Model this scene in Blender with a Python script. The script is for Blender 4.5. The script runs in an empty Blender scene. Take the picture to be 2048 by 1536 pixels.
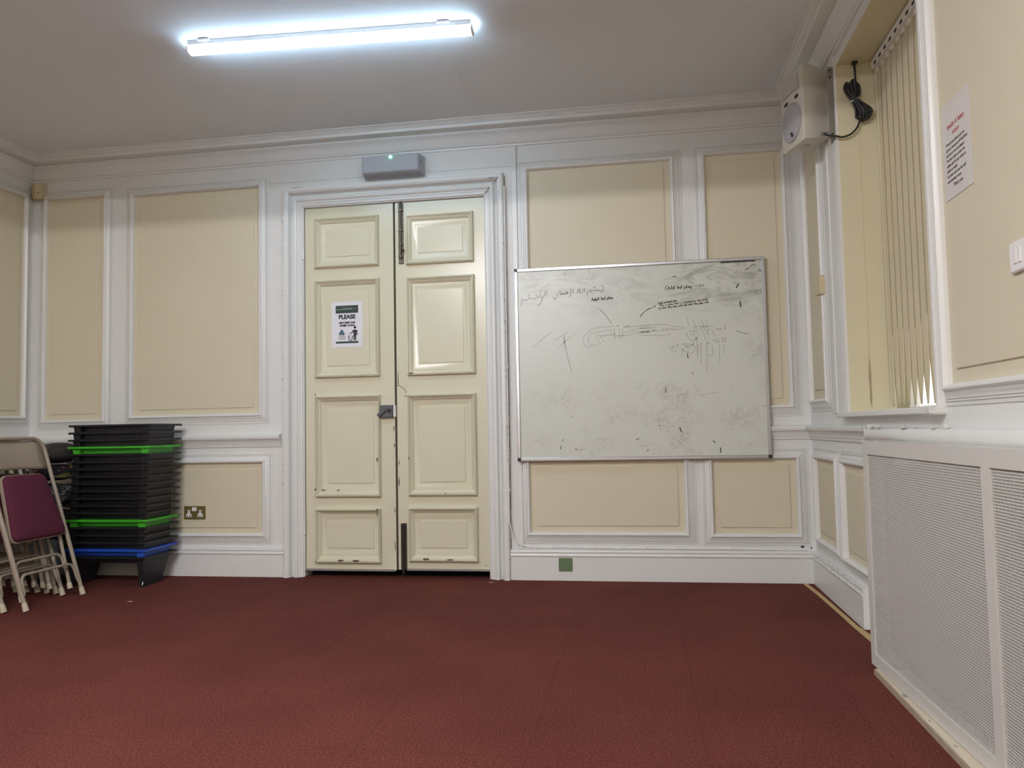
import bpy, math, random, json
from mathutils import Vector, Matrix, noise
random.seed(7)
sc = bpy.context.scene
COL = sc.collection
PI = math.pi
V3 = Vector

# ------------------------------------------------------------------ room dimensions (metres)
XL, XR, YR, ZC = -2.945, 2.192, -8.0, 2.85     # left wall, right wall, rear wall, ceiling; end wall is y = 0

# ------------------------------------------------------------------ mesh builder
class MB:
    def __init__(s): s.v = []; s.f = []; s.m = []; s.cm = 0
    def quad(s, a, b, c, d): s.poly([a, b, c, d])
    def poly(s, pts):
        n = len(s.v); s.v += [tuple(p) for p in pts]; s.f.append(tuple(range(n, n+len(pts)))); s.m.append(s.cm)
    def grid(s, rows, closed=False, cap=False):
        """rows: list of equal-length point lists; faces between neighbouring rows; closed wraps each row."""
        n = len(s.v); k = len(rows[0])
        for r in rows: s.v += [tuple(p) for p in r]
        for i in range(len(rows)-1):
            for j in range(k if closed else k-1):
                j2 = (j+1) % k
                s.f.append((n+i*k+j, n+i*k+j2, n+(i+1)*k+j2, n+(i+1)*k+j)); s.m.append(s.cm)
        if cap:
            s.f.append(tuple(n+j for j in reversed(range(k)))); s.m.append(s.cm)
            e = n+(len(rows)-1)*k
            s.f.append(tuple(e+j for j in range(k))); s.m.append(s.cm)
    def box(s, x0, x1, y0, y1, z0, z1, M=None):
        p = [(x0,y0,z0),(x1,y0,z0),(x1,y1,z0),(x0,y1,z0),(x0,y0,z1),(x1,y0,z1),(x1,y1,z1),(x0,y1,z1)]
        if M: p = [M(*q) for q in p]
        n = len(s.v); s.v += [tuple(q) for q in p]
        for f in ((0,3,2,1),(4,5,6,7),(0,1,5,4),(1,2,6,5),(2,3,7,6),(3,0,4,7)):
            s.f.append(tuple(n+i for i in f)); s.m.append(s.cm)
    def cbox(s, x0, x1, y0, y1, z0, z1, c=.003, M=None):
        """box with chamfered edges (three stacked octagonal-ish rings)"""
        def ring(i, z):
            return [(x0+i+c,y0+i,z),(x1-i-c,y0+i,z),(x1-i,y0+i+c,z),(x1-i,y1-i-c,z),(x1-i-c,y1-i,z),(x0+i+c,y1-i,z),(x0+i,y1-i-c,z),(x0+i,y0+i+c,z)]
        rows = [ring(c,z0), ring(0,z0+c), ring(0,z1-c), ring(c,z1)]
        if M: rows = [[M(*p) for p in r] for r in rows]
        s.grid(rows, closed=True, cap=True)
    def tube(s, path, r, n=10, cap=True, closed=False):
        P = [V3(p) for p in path]; rows = []
        up = V3((0,0,1)); last = None
        for i, p in enumerate(P):
            a = P[i-1] if i > 0 else P[i]; b = P[i+1] if i < len(P)-1 else P[i]
            t = (b-a).normalized()
            if last is None:
                u = t.cross(up)
                if u.length < .05: u = t.cross(V3((0,1,0)))
                u.normalize()
            else:
                u = last - t*last.dot(t); u.normalize()
            last = u; w = t.cross(u); rr = r[i] if isinstance(r, (list,tuple)) else r
            rows.append([p + (u*math.cos(2*PI*k/n) + w*math.sin(2*PI*k/n))*rr for k in range(n)])
        s.grid(rows, closed=True, cap=cap)
    def lathe(s, prof, M, n=20):
        """prof: list of (r, h); M(a, b, h) maps to the world"""
        rows = [[M(r*math.cos(2*PI*k/n), r*math.sin(2*PI*k/n), h) for k in range(n)] for r, h in prof]
        s.grid(rows, closed=True, cap=True)
    def frame(s, x0, x1, z0, z1, prof, M, sides='trbl'):
        """mitred moulding round a rectangle; prof: (distance outward, height above the surface)"""
        def c(d): return {'bl':(x0-d,z0-d),'br':(x1+d,z0-d),'tr':(x1+d,z1+d),'tl':(x0-d,z1+d)}
        for sd, (a, b) in {'b':('bl','br'),'r':('br','tr'),'t':('tr','tl'),'l':('tl','bl')}.items():
            if sd not in sides: continue
            s.grid([[M(*c(d)[a], h) for d, h in prof], [M(*c(d)[b], h) for d, h in prof]])
    def run(s, a0, a1, prof, M, m0=0, m1=0, cap=True):
        """straight moulding: prof (h, z) swept from a0 to a1; m0/m1: mitre (end moves by m*h)"""
        r0 = [M(a0+m0*h, z, h) for h, z in prof]; r1 = [M(a1+m1*h, z, h) for h, z in prof]
        s.grid([r0, r1])
        if cap: s.poly(r0); s.poly(list(reversed(r1)))
    def build(s, name, mats, parent=None, smooth=0, loc=None, local=False, bevel=0):
        me = bpy.data.meshes.new(name)
        vs = [V3(p) for p in s.v]
        if parent is not None and not local:
            off = V3((0,0,0)); q = parent
            while q is not None: off += q.location; q = q.parent
        elif parent is None and not local:
            if loc is None:
                lo = [min(p[i] for p in vs) for i in range(3)]; hi = [max(p[i] for p in vs) for i in range(3)]
                loc = ((lo[0]+hi[0])/2, (lo[1]+hi[1])/2, lo[2])
            off = V3(loc)
        else: off = V3((0,0,0))
        me.from_pydata([tuple(p-off) for p in vs], [], s.f)
        if not isinstance(mats, (list,tuple)): mats = [mats]
        for m in mats: me.materials.append(m)
        for p, i in zip(me.polygons, s.m): p.material_index = i
        me.validate(); me.update()
        bm_fix(me)
        if smooth:
            for p in me.polygons: p.use_smooth = True
            try: me.set_sharp_from_angle(angle=math.radians(smooth))
            except Exception: pass
        o = bpy.data.objects.new(name, me); COL.objects.link(o)
        if parent is not None: o.parent = parent
        elif not local: o.location = off
        if bevel:
            b = o.modifiers.new('bevel','BEVEL'); b.width = bevel; b.segments = 2; b.limit_method = 'ANGLE'; b.angle_limit = math.radians(50)
        return o
import bmesh
def bm_fix(me):
    bm = bmesh.new(); bm.from_mesh(me)
    bmesh.ops.remove_doubles(bm, verts=bm.verts, dist=1e-6)
    bmesh.ops.recalc_face_normals(bm, faces=bm.faces)
    bm.to_mesh(me); bm.free()

def tag(o, label, cat=None, group=None, kind=None):
    o['label'] = label
    if cat: o['category'] = cat
    if group: o['group'] = group
    if kind: o['kind'] = kind
    return o
def thing(name, loc, label, cat, group=None, rz=0, kind=None):
    o = bpy.data.objects.new(name, None); COL.objects.link(o); o.location = loc; o.rotation_euler = (0,0,rz)
    o.empty_display_size = .05
    return tag(o, label, cat, group, kind)
def copy_tree(o, parent=None):
    c = o.copy(); COL.objects.link(c)
    if parent is not None: c.parent = parent
    for ch in list(o.children): copy_tree(ch, c)
    return c

# mapping from a wall's own coordinates (along, up, out of the wall) to the room
def MBK(a, b, h): return (a, -h, b)            # end wall
def MRT(a, b, h): return (XR-h, a, b)          # right wall, a = y
def MLF(a, b, h): return (XL+h, a, b)          # left wall, a = y
def MRE(a, b, h): return (a, YR+h, b)          # rear wall

# ------------------------------------------------------------------ materials
def mat(name, col, rough=.5, metal=0, spec=.5, bump=0, bscale=200, vary=0, vscale=6, emit=None, estr=0, alpha=None, coat=0):
    m = bpy.data.materials.new(name); m.use_nodes = True
    nt = m.node_tree; b = nt.nodes['Principled BSDF']
    b.inputs['Base Color'].default_value = (*col, 1); b.inputs['Roughness'].default_value = rough
    b.inputs['Metallic'].default_value = metal; b.inputs['Specular IOR Level'].default_value = spec
    if coat: b.inputs['Coat Weight'].default_value = coat; b.inputs['Coat Roughness'].default_value = .15
    if emit: b.inputs['Emission Color'].default_value = (*emit, 1); b.inputs['Emission Strength'].default_value = estr
    tc = nt.nodes.new('ShaderNodeTexCoord')
    if vary:
        n = nt.nodes.new('ShaderNodeTexNoise'); n.inputs['Scale'].default_value = vscale; n.inputs['Detail'].default_value = 5
        nt.links.new(tc.outputs['Object'], n.inputs['Vector'])
        mx = nt.nodes.new('ShaderNodeMix'); mx.data_type = 'RGBA'
        mx.inputs['A'].default_value = (*[c*(1-vary) for c in col], 1); mx.inputs['B'].default_value = (*[min(1,c*(1+vary)) for c in col], 1)
        nt.links.new(n.outputs['Fac'], mx.inputs['Factor']); nt.links.new(mx.outputs['Result'], b.inputs['Base Color'])
    if bump:
        n = nt.nodes.new('ShaderNodeTexNoise'); n.inputs['Scale'].default_value = bscale; n.inputs['Detail'].default_value = 3
        nt.links.new(tc.outputs['Object'], n.inputs['Vector'])
        bp = nt.nodes.new('ShaderNodeBump'); bp.inputs['Strength'].default_value = bump; bp.inputs['Distance'].default_value = .002
        nt.links.new(n.outputs['Fac'], bp.inputs['Height']); nt.links.new(bp.outputs['Normal'], b.inputs['Normal'])
    return m

def N(nt, t, **kw):
    n = nt.nodes.new(t)
    for k, v in kw.items():
        if k in n.inputs: n.inputs[k].default_value = v
        else: setattr(n, k, v)
    return n

WHITE = (.725,.735,.715)
M_trim = mat('white_gloss_paint', WHITE, .34, bump=.12, bscale=60, vary=.03, vscale=4)
M_wall = mat('white_wall_paint', WHITE, .45, bump=.1, bscale=120, vary=.025, vscale=3)
M_cream = mat('cream_panel_paint', (.645,.595,.445), .55, bump=.25, bscale=160, vary=.03, vscale=2.5)
M_reveal = mat('pale_cream_reveal_paint', (.66,.62,.44), .5, bump=.2, bscale=80, vary=.05, vscale=5)
M_ceil = mat('ceiling_paint', (.73,.765,.80), .8, bump=.15, bscale=100, vary=.02, vscale=1.5)
M_door = mat('cream_door_gloss', (.665,.642,.487), .23, bump=.2, bscale=30, vary=.03, vscale=5)
M_dark = mat('passage_shade', (.012,.011,.012), .9)
M_chip = mat('bare_wood_chip', (.10,.075,.045), .8)
M_peel = mat('bare_plaster_crack', (.38,.31,.20), .8)
M_grey_chip = mat('worn_paint_grey', (.30,.29,.27), .8)
M_black = mat('black_plastic', (.012,.012,.015), .42, bump=.1, bscale=300)
M_green = mat('green_plastic', (.055,.42,.025), .38)
M_blue = mat('blue_plastic', (.02,.09,.52), .38)
M_beige = mat('beige_enamel_steel', (.31,.262,.20), .38, vary=.06, vscale=8)
M_tip = mat('beige_plastic_tip', (.50,.44,.33), .5)
M_burg = mat('burgundy_fabric', (.088,.0085,.029), .85, bump=.5, bscale=900, vary=.08, vscale=40)
M_lock = mat('grey_lock_enamel', (.10,.104,.115), .45)
M_iron = mat('old_bronze_bolt', (.12,.10,.075), .38, metal=.7, vary=.3, vscale=30)
M_dirtmetal = mat('dark_iron', (.045,.035,.03), .5, metal=.4)
M_brass = mat('brass_plate', (.20,.155,.055), .35, metal=.35)
M_white_plastic = mat('white_plastic', (.78,.77,.76), .4)
M_cream_plastic = mat('cream_plastic', (.60,.52,.32), .45)
M_grey_plastic = mat('grey_white_plastic', (.42,.44,.475), .45)
M_paper = mat('white_paper', (.74,.74,.77), .7)
M_paper2 = mat('aged_white_paper', (.64,.61,.575), .7)
M_soft_ink = mat('faded_black_ink', (.10,.09,.10), .7)
M_ink = mat('black_ink', (.015,.015,.018), .7)
M_red_ink = mat('red_ink', (.50,.10,.12), .7)
M_dkgreen = mat('dark_green_print', (.022,.045,.032), .6)
M_palegreen = mat('pale_green_print', (.30,.42,.34), .6)
M_teal = mat('teal_print', (.05,.13,.17), .6)
M_olive = mat('olive_print', (.11,.12,.03), .6)
M_alu = mat('anodised_aluminium', (.55,.56,.58), .3, metal=.8)
M_marker = mat('black_marker', (.03,.03,.032), .6)
M_marker_soft = mat('worn_black_marker', (.13,.13,.125), .6)
M_marker_grey = mat('half_wiped_marker', (.47,.485,.43), .6)
M_speaker = mat('speaker_white', (.60,.58,.51), .45, bump=.05, bscale=400)
M_horn = mat('speaker_horn', (.50,.48,.43), .5)
M_grille = mat('speaker_grille_grey', (.43,.43,.44), .6, bump=.6, bscale=1500)
M_bracket = mat('grey_steel_bracket', (.30,.29,.27), .4, metal=.6)
M_cable = mat('black_rubber_cable', (.014,.014,.016), .45)
M_heater = mat('warm_white_powder_coat', (.58,.57,.53), .42, bump=.05, bscale=400)
M_cavity = mat('cavity_shade', (.03,.028,.026), .8)
M_timber = mat('painted_timber', (.62,.55,.43), .6, bump=.2, bscale=60, vary=.15, vscale=14)
M_oldwood = mat('weathered_timber_edge', (.36,.29,.215), .7, bump=.3, bscale=50, vary=.25, vscale=25)
M_gripper = mat('pale_pine_strip', (.50,.37,.17), .65, vary=.25, vscale=30)
M_greenpatch = mat('sage_green_patch', (.125,.19,.095), .6, vary=.1, vscale=40)
M_led = mat('green_led', (.1,.9,.4), .3, emit=(.1,1,.42), estr=14)
M_lamp = mat('lamp_diffuser', (.9,.9,.9), .4, emit=(.58,.82,1.04), estr=1)
M_lamp2 = mat('lamp_diffuser_rear', (.9,.9,.9), .4, emit=(1.0,.968,.985), estr=1)
M_plaster = mat('broken_plaster', (.66,.66,.63), .9, bump=.8, bscale=60, vary=.2, vscale=40)
def blind_mat():
    m = bpy.data.materials.new('cream_blind_fabric'); m.use_nodes = True; nt = m.node_tree
    out = nt.nodes['Material Output']; b = nt.nodes['Principled BSDF']; b.inputs['Base Color'].default_value = (.74,.68,.50,1); b.inputs['Roughness'].default_value = .8
    t = nt.nodes.new('ShaderNodeBsdfTranslucent'); t.inputs['Color'].default_value = (.72,.64,.45,1)
    mx = nt.nodes.new('ShaderNodeMixShader'); mx.inputs[0].default_value = .22
    nt.links.new(b.outputs[0], mx.inputs[1]); nt.links.new(t.outputs[0], mx.inputs[2]); nt.links.new(mx.outputs[0], out.inputs['Surface']); return m
M_blind = blind_mat()
M_clear = mat('pale_bead_plastic', (.7,.66,.55), .3)
M_sack = mat('charcoal_sackcloth', (.035,.032,.03), .95, bump=.6, bscale=120, vary=.4, vscale=14)
M_browncloth = mat('brown_cloth', (.10,.075,.05), .95, bump=.4, bscale=200, vary=.2, vscale=20)
M_greycloth = mat('grey_crumpled_cloth', (.13,.14,.145), .9, bump=.6, bscale=60, vary=.5, vscale=18)
M_tie = mat('clear_cable_tie', (.6,.6,.58), .4)

def carpet():
    m = bpy.data.materials.new('red_carpet'); m.use_nodes = True; nt = m.node_tree; b = nt.nodes['Principled BSDF']
    tc = N(nt,'ShaderNodeTexCoord')
    n1 = N(nt,'ShaderNodeTexNoise', Scale=150.0, Detail=4.0, Roughness=.75); n2 = N(nt,'ShaderNodeTexNoise', Scale=1.6, Detail=4.0)
    n3 = N(nt,'ShaderNodeTexNoise', Scale=420.0, Detail=2.0)
    for n in (n1,n2,n3): nt.links.new(tc.outputs['Object'], n.inputs['Vector'])
    r = N(nt,'ShaderNodeValToRGB'); e = r.color_ramp.elements
    e[0].position = .33; e[0].color = (.080,.0195,.0175,1); e[1].position = .70; e[1].color = (.31,.112,.072,1)
    k = e.new(.52); k.color = (.158,.040,.033,1)
    nt.links.new(n1.outputs['Fac'], r.inputs['Fac'])
    r2 = N(nt,'ShaderNodeValToRGB'); r2.color_ramp.elements[0].position=.3; r2.color_ramp.elements[0].color=(.86,.84,.86,1); r2.color_ramp.elements[1].position=.72; r2.color_ramp.elements[1].color=(1.12,1.14,1.08,1)
    nt.links.new(n2.outputs['Fac'], r2.inputs['Fac'])
    mx = N(nt,'ShaderNodeMix', data_type='RGBA', blend_type='MULTIPLY'); mx.inputs['Factor'].default_value = 1
    nt.links.new(r.outputs['Color'], mx.inputs['A']); nt.links.new(r2.outputs['Color'], mx.inputs['B'])
    # faint carpet-tile joints every half metre
    br = N(nt,'ShaderNodeTexBrick', Scale=1.0); br.offset = 0.0; br.inputs['Mortar Size'].default_value = .004; br.inputs['Brick Width'].default_value = .5; br.inputs['Row Height'].default_value = .5
    br.inputs['Color1'].default_value = (1,1,1,1); br.inputs['Color2'].default_value = (.95,.95,.95,1); br.inputs['Mortar'].default_value = (.78,.78,.78,1)
    mp = N(nt,'ShaderNodeMapping'); mp.inputs['Location'].default_value = (.13,.06,0); nt.links.new(tc.outputs['Object'], mp.inputs['Vector']); nt.links.new(mp.outputs['Vector'], br.inputs['Vector'])
    mx2 = N(nt,'ShaderNodeMix', data_type='RGBA', blend_type='MULTIPLY'); mx2.inputs['Factor'].default_value = .6
    nt.links.new(mx.outputs['Result'], mx2.inputs['A']); nt.links.new(br.outputs['Color'], mx2.inputs['B'])
    nt.links.new(mx2.outputs['Result'], b.inputs['Base Color'])
    b.inputs['Roughness'].default_value = .95; b.inputs['Specular IOR Level'].default_value = .15
    bp = N(nt,'ShaderNodeBump', Strength=.9, Distance=.006); nt.links.new(n3.outputs['Fac'], bp.inputs['Height']); nt.links.new(bp.outputs['Normal'], b.inputs['Normal'])
    return m
M_carpet = carpet()

def board_mat():
    """whiteboard enamel with wiped marker haze: heavy along the top right, pinkish blotches low down"""
    m = bpy.data.materials.new('whiteboard_enamel'); m.use_nodes = True; nt = m.node_tree; b = nt.nodes['Principled BSDF']
    tc = N(nt,'ShaderNodeTexCoord'); sx = N(nt,'ShaderNodeSeparateXYZ'); nt.links.new(tc.outputs['Object'], sx.inputs['Vector'])
    def mr(src, a, c, lo=0., hi=1.):
        n = N(nt,'ShaderNodeMapRange'); n.interpolation_type='SMOOTHSTEP'
        n.inputs['From Min'].default_value=a; n.inputs['From Max'].default_value=c; n.inputs['To Min'].default_value=lo; n.inputs['To Max'].default_value=hi
        nt.links.new(src, n.inputs['Value']); return n.outputs['Result']
    def mul(a, c, op='MULTIPLY'):
        n = N(nt,'ShaderNodeMath', operation=op)
        for i, q in enumerate((a,c)):
            if isinstance(q,(int,float)): n.inputs[i].default_value=q
            else: nt.links.new(q, n.inputs[i])
        return n.outputs[0]
    mp = N(nt,'ShaderNodeMapping'); mp.inputs['Scale'].default_value=(1,1,2.6); nt.links.new(tc.outputs['Object'], mp.inputs['Vector'])
    n1 = N(nt,'ShaderNodeTexNoise', Scale=5.0, Detail=9.0, Roughness=.68, Distortion=.9); nt.links.new(mp.outputs['Vector'], n1.inputs['Vector'])
    mp2 = N(nt,'ShaderNodeMapping'); mp2.inputs['Location'].default_value=(3.7,1.2,.4); nt.links.new(tc.outputs['Object'], mp2.inputs['Vector'])
    n2 = N(nt,'ShaderNodeTexNoise', Scale=4.2, Detail=8.0, Roughness=.75); nt.links.new(mp2.outputs['Vector'], n2.inputs['Vector'])
    n3 = N(nt,'ShaderNodeTexNoise', Scale=60.0, Detail=4.0, Roughness=.7); nt.links.new(tc.outputs['Object'], n3.inputs['Vector'])
    z = sx.outputs['Z']; x = sx.outputs['X']
    top = mr(z, .78, 1.10); right = mr(x, .1, .55, .30, 1.)
    smear = mul(mul(mr(n1.outputs['Fac'], .42, .70), top), right); smear = mul(smear, mr(n3.outputs['Fac'], .25, .55, .55, 1.))
    edge = mul(mr(x, .50, .72), mr(n2.outputs['Fac'], .45, .7)); edge = mul(mul(edge, .45), mr(z,.45,.7))
    low = mul(mul(mr(z, .50, .40), mr(x, -.72, -.45, .25, 1.)), mr(n2.outputs['Fac'], .46, .70)); low = mul(mul(low, mr(n3.outputs['Fac'], .36,.60)), .5)
    base = N(nt,'ShaderNodeMix', data_type='RGBA'); base.inputs['A'].default_value=(.61,.635,.57,1); base.inputs['B'].default_value=(.155,.15,.13,1)
    nt.links.new(mul(mul(smear,1.0), mul(edge,.9), 'ADD'), base.inputs['Factor'])
    m2 = N(nt,'ShaderNodeMix', data_type='RGBA'); m2.inputs['B'].default_value=(.29,.245,.235,1)
    nt.links.new(base.outputs['Result'], m2.inputs['A']); nt.links.new(low, m2.inputs['Factor'])
    nt.links.new(m2.outputs['Result'], b.inputs['Base Color']); b.inputs['Roughness'].default_value=.33
    return m
M_board = board_mat()

def pattern_mat(name, cols, scale, dist=0):
    m = bpy.data.materials.new(name); m.use_nodes = True; nt = m.node_tree; b = nt.nodes['Principled BSDF']
    tc = N(nt,'ShaderNodeTexCoord'); v = N(nt,'ShaderNodeTexNoise', Scale=scale, Detail=1.0, Distortion=dist); nt.links.new(tc.outputs['Object'], v.inputs['Vector'])
    r = N(nt,'ShaderNodeValToRGB'); r.color_ramp.interpolation='CONSTANT'; e = r.color_ramp.elements
    e[0].position=0; e[0].color=(*cols[0][1],1); e[1].position=cols[1][0]; e[1].color=(*cols[1][1],1)
    for p, c in cols[2:]: k = e.new(p); k.color=(*c,1)
    nt.links.new(v.outputs['Fac'], r.inputs['Fac']); nt.links.new(r.outputs['Color'], b.inputs['Base Color']); b.inputs['Roughness'].default_value=.9
    return m
M_floral = pattern_mat('dark_floral_print', [(0,(.32,.17,.035)),(.36,(.05,.012,.03)),(.42,(.014,.014,.028)),(.60,(.012,.012,.02)),(.66,(.22,.20,.07))], 13, .5)
M_zebra = pattern_mat('black_and_white_print', [(0,(.02,.025,.025)),(.44,(.28,.30,.28)),(.50,(.02,.025,.025)),(.56,(.25,.27,.26)),(.6,(.03,.04,.045))], 9, 2.5)

def glass_mat():
    m = bpy.data.materials.new('window_glass'); m.use_nodes = True; b = m.node_tree.nodes['Principled BSDF']
    b.inputs['Transmission Weight'].default_value = 1; b.inputs['Roughness'].default_value = 0; b.inputs['IOR'].default_value = 1.05
    b.inputs['Base Color'].default_value = (1,1,1,1); return m
M_glass = glass_mat()

# ------------------------------------------------------------------ lettering helper
def text_into(mb, s, size, M, a, b, h, align='CENTER', squash=1.0, bold=0.0, rot=0.0):
    c = bpy.data.curves.new('lettering','FONT'); c.body = s; c.size = size; c.align_x = align; c.offset = bold
    o = bpy.data.objects.new('lettering', c); COL.objects.link(o)
    dg = bpy.context.evaluated_depsgraph_get(); me = bpy.data.meshes.new_from_object(o.evaluated_get(dg))
    cr, sr = math.cos(rot), math.sin(rot); base = len(mb.v)
    for v in me.vertices:
        x, y = v.co.x*squash, v.co.y
        mb.v.append(tuple(M(a + x*cr - y*sr, b + x*sr + y*cr, h)))
    for p in me.polygons: mb.f.append(tuple(base+i for i in p.vertices)); mb.m.append(mb.cm)
    bpy.data.objects.remove(o); bpy.data.curves.remove(c); bpy.data.meshes.remove(me)

# ================================================================== THE ROOM
fl = MB(); fl.box(XL-.15, XR+.35, YR-.15, 1.3, -.12, 0)
tag(fl.build('floor', M_carpet, loc=(0,0,0)), 'red-brown speckled carpet covering the whole floor', 'floor', kind='structure')
ce = MB(); ce.box(XL-.15, XR+.35, YR-.15, .3, ZC, ZC+.12)
ceil = tag(ce.build('ceiling', M_ceil), 'plain off-white ceiling around the strip light', 'ceiling', kind='structure')
j = MB(); j.box(.285,.289,-.85,-.17,ZC-.0015,ZC+.001); j.build('joint', M_ceil, ceil)

b = MB(); b.cbox(XL, XR, -2.9, -2.6, 2.660, ZC, .004)  # unseen beam, added so its shadow line falls on the upper panels
tag(b.build('shading_beam', M_ceil), 'unseen downstand beam added to shade the upper wall panels', 'beam', kind='structure')
# profiles -------------------------------------------------------------
BOL = [(0,.002),(0,.012),(.003,.022),(.009,.029),(.016,.030),(.021,.026),(.023,.021),(.027,.020),(.034,.015),(.041,.0095),(.0465,.0085),(.047,.0035),(.049,.0035),(.0495,.0085),(.055,.0075),(.0555,.0025),(.0575,.0025),(.058,.006),(.066,.0045),(.0685,.004),(.069,0)]
RAIL = [(0,.834),(.008,.835),(.010,.842),(.010,.850),(.016,.853),(.016,.860),(.019,.862),(.022,.872),(.032,.882),(.040,.887),(.043,.895),(.043,.905),(.036,.912),(.015,.917),(0,.917)]
SKIRT = [(0,0),(.025,0),(.025,.140),(.027,.142),(.030,.149),(.028,.156),(.022,.160),(.023,.165),(.027,.171),(.025,.179),(.014,.184),(0,.185)]
CORN = [(0,2.700),(.010,2.701),(.012,2.714),(.020,2.716),(.026,2.724),(.033,2.745),(.043,2.768),(.058,2.781),(.062,2.784),(.066,2.790),(.065,2.796),(.060,2.799),(.058,2.803),(.115,2.806),(.120,2.808),(.122,2.827),(.130,2.829),(.133,2.835),(.140,2.837),(.145,2.843),(.158,2.845),(.160,2.850),(0,2.850)]

def panel(wall, name_p, x0, x1, z0, z1, M, field=.036):
    """cream panel with a raised field, plus the bolection moulding round it; both are parts of the wall"""
    b = MB(); w = .0035
    rows = []
    for d, h in ((0,.0),(0,.0025),(field,.0025),(field+.0008,.0085),(field+.003,.0092)):
        rows.append([M(x0+d,z0+d,h),M(x1-d,z0+d,h),M(x1-d,z1-d,h),M(x0+d,z1-d,h)])
    b.grid(rows, closed=True); b.poly(rows[-1])
    b.build('panel', M_cream, wall)
    f = MB(); f.frame(x0, x1, z0, z1, BOL, M); f.build('panel_moulding', M_trim, wall, smooth=35)

# ---- end wall
DX0, DX1, DZ = -.937, .275, 2.398
w = MB()
w.quad((XL,0,0),(DX0,0,0),(DX0,0,ZC),(XL,0,ZC)); w.quad((DX1,0,0),(XR,0,0),(XR,0,ZC),(DX1,0,ZC)); w.quad((DX0,0,DZ),(DX1,0,DZ),(DX1,0,ZC),(DX0,0,ZC))
w.quad((DX0,0,0),(DX0,.12,0),(DX0,.12,DZ),(DX0,0,DZ)); w.quad((DX1,0,0),(DX1,.12,0),(DX1,.12,DZ),(DX1,0,DZ)); w.quad((DX0,0,DZ),(DX0,.12,DZ),(DX1,.12,DZ),(DX1,0,DZ))
WB = tag(w.build('wall_back', M_wall, loc=(0,0,0)), 'white end wall with cream panels either side of the double door', 'wall', kind='structure')
for a in [(-2.818,-2.382,1.041,2.570),(-2.155,-1.246,1.057,2.554),(.557,1.428,1.070,2.534),(1.638,2.076,1.033,2.544),
          (-1.884,-1.223,.276,.730),(.535,1.457,.289,.718),(1.625,2.095,.282,.714),(-2.80,-2.09,.276,.730)]:
    panel(WB, 'p', *a, MBK)
b = MB(); b.box(-1.172,.458,-.004,0,2.575,2.70); b.build('door_head_board', M_wall, WB)
b = MB(); b.cbox(.452,.486,-.013,.0,.186,2.70,.003); b.build('vertical_strip', M_trim, WB)
for u, z, r in ((2.117,.208,.009),(2.166,.200,.005)): b = MB(); b.lathe([(r,.0002),(r,.0012),(0.0001,.0012)], lambda a, q, h, u=u, z=z: (u+a, -h, z+q), 12); b.build('drilled_hole', M_ink, WB)

# passage beyond the doors: walls coloured near-black to stand in for its shade
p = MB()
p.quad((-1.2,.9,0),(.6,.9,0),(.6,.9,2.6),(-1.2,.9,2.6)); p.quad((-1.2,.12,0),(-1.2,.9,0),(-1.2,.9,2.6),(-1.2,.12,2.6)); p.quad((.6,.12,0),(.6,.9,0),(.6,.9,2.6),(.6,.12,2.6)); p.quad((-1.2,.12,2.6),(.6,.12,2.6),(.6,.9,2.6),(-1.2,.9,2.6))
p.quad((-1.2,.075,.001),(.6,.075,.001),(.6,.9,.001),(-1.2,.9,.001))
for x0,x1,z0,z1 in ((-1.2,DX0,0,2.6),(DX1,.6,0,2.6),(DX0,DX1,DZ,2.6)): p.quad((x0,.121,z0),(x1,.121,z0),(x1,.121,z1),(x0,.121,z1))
tag(p.build('wall_passage', M_dark), 'passage behind the double door, shade put into its near-black colour', 'wall', kind='structure')

# chair rail, skirting, cornice ---------------------------------------
r = MB(); r.run(XL, -1.092, RAIL, MBK, m0=1); tag(r.build('trim_1', M_trim, smooth=30), 'white chair rail on the end wall left of the door', 'trim', kind='structure')
RAIL2 = [(h, z-.006) for h, z in RAIL]
r = MB(); r.run(.488, XR, RAIL2, MBK, m1=-1); tag(r.build('trim_2', M_trim, smooth=30), 'white chair rail on the end wall behind the whiteboard', 'trim', kind='structure')
s = MB(); s.run(XL, -1.066, SKIRT, MBK, m0=1); s.run(.405, XR, SKIRT, MBK, m1=-1)
bb = tag(s.build('baseboard_back', M_trim, smooth=30), 'white moulded skirting board along the end wall', 'skirting', kind='structure')
s = MB(); s.run(0, YR, SKIRT, MLF, m0=-1, m1=1); tag(s.build('baseboard_left', M_trim, smooth=30), 'white skirting board along the left wall behind the chairs', 'skirting', kind='structure')
for nm, a0, a1, M, m0, m1, lb in (('trim_3',XL,XR,MBK,1,-1,'white stepped cornice along the end wall'),('trim_4',0,YR,MLF,-1,1,'white stepped cornice along the left wall'),('trim_5',0,YR,MRT,-1,1,'white stepped cornice above the window wall'),('trim_6',XL,XR,MRE,1,-1,'white stepped cornice along the rear wall behind the camera')):
    c = MB(); c.run(a0, a1, CORN, M, m0, m1, cap=False); tag(c.build(nm, M_trim, smooth=30), lb, 'cornice', kind='structure')

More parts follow.
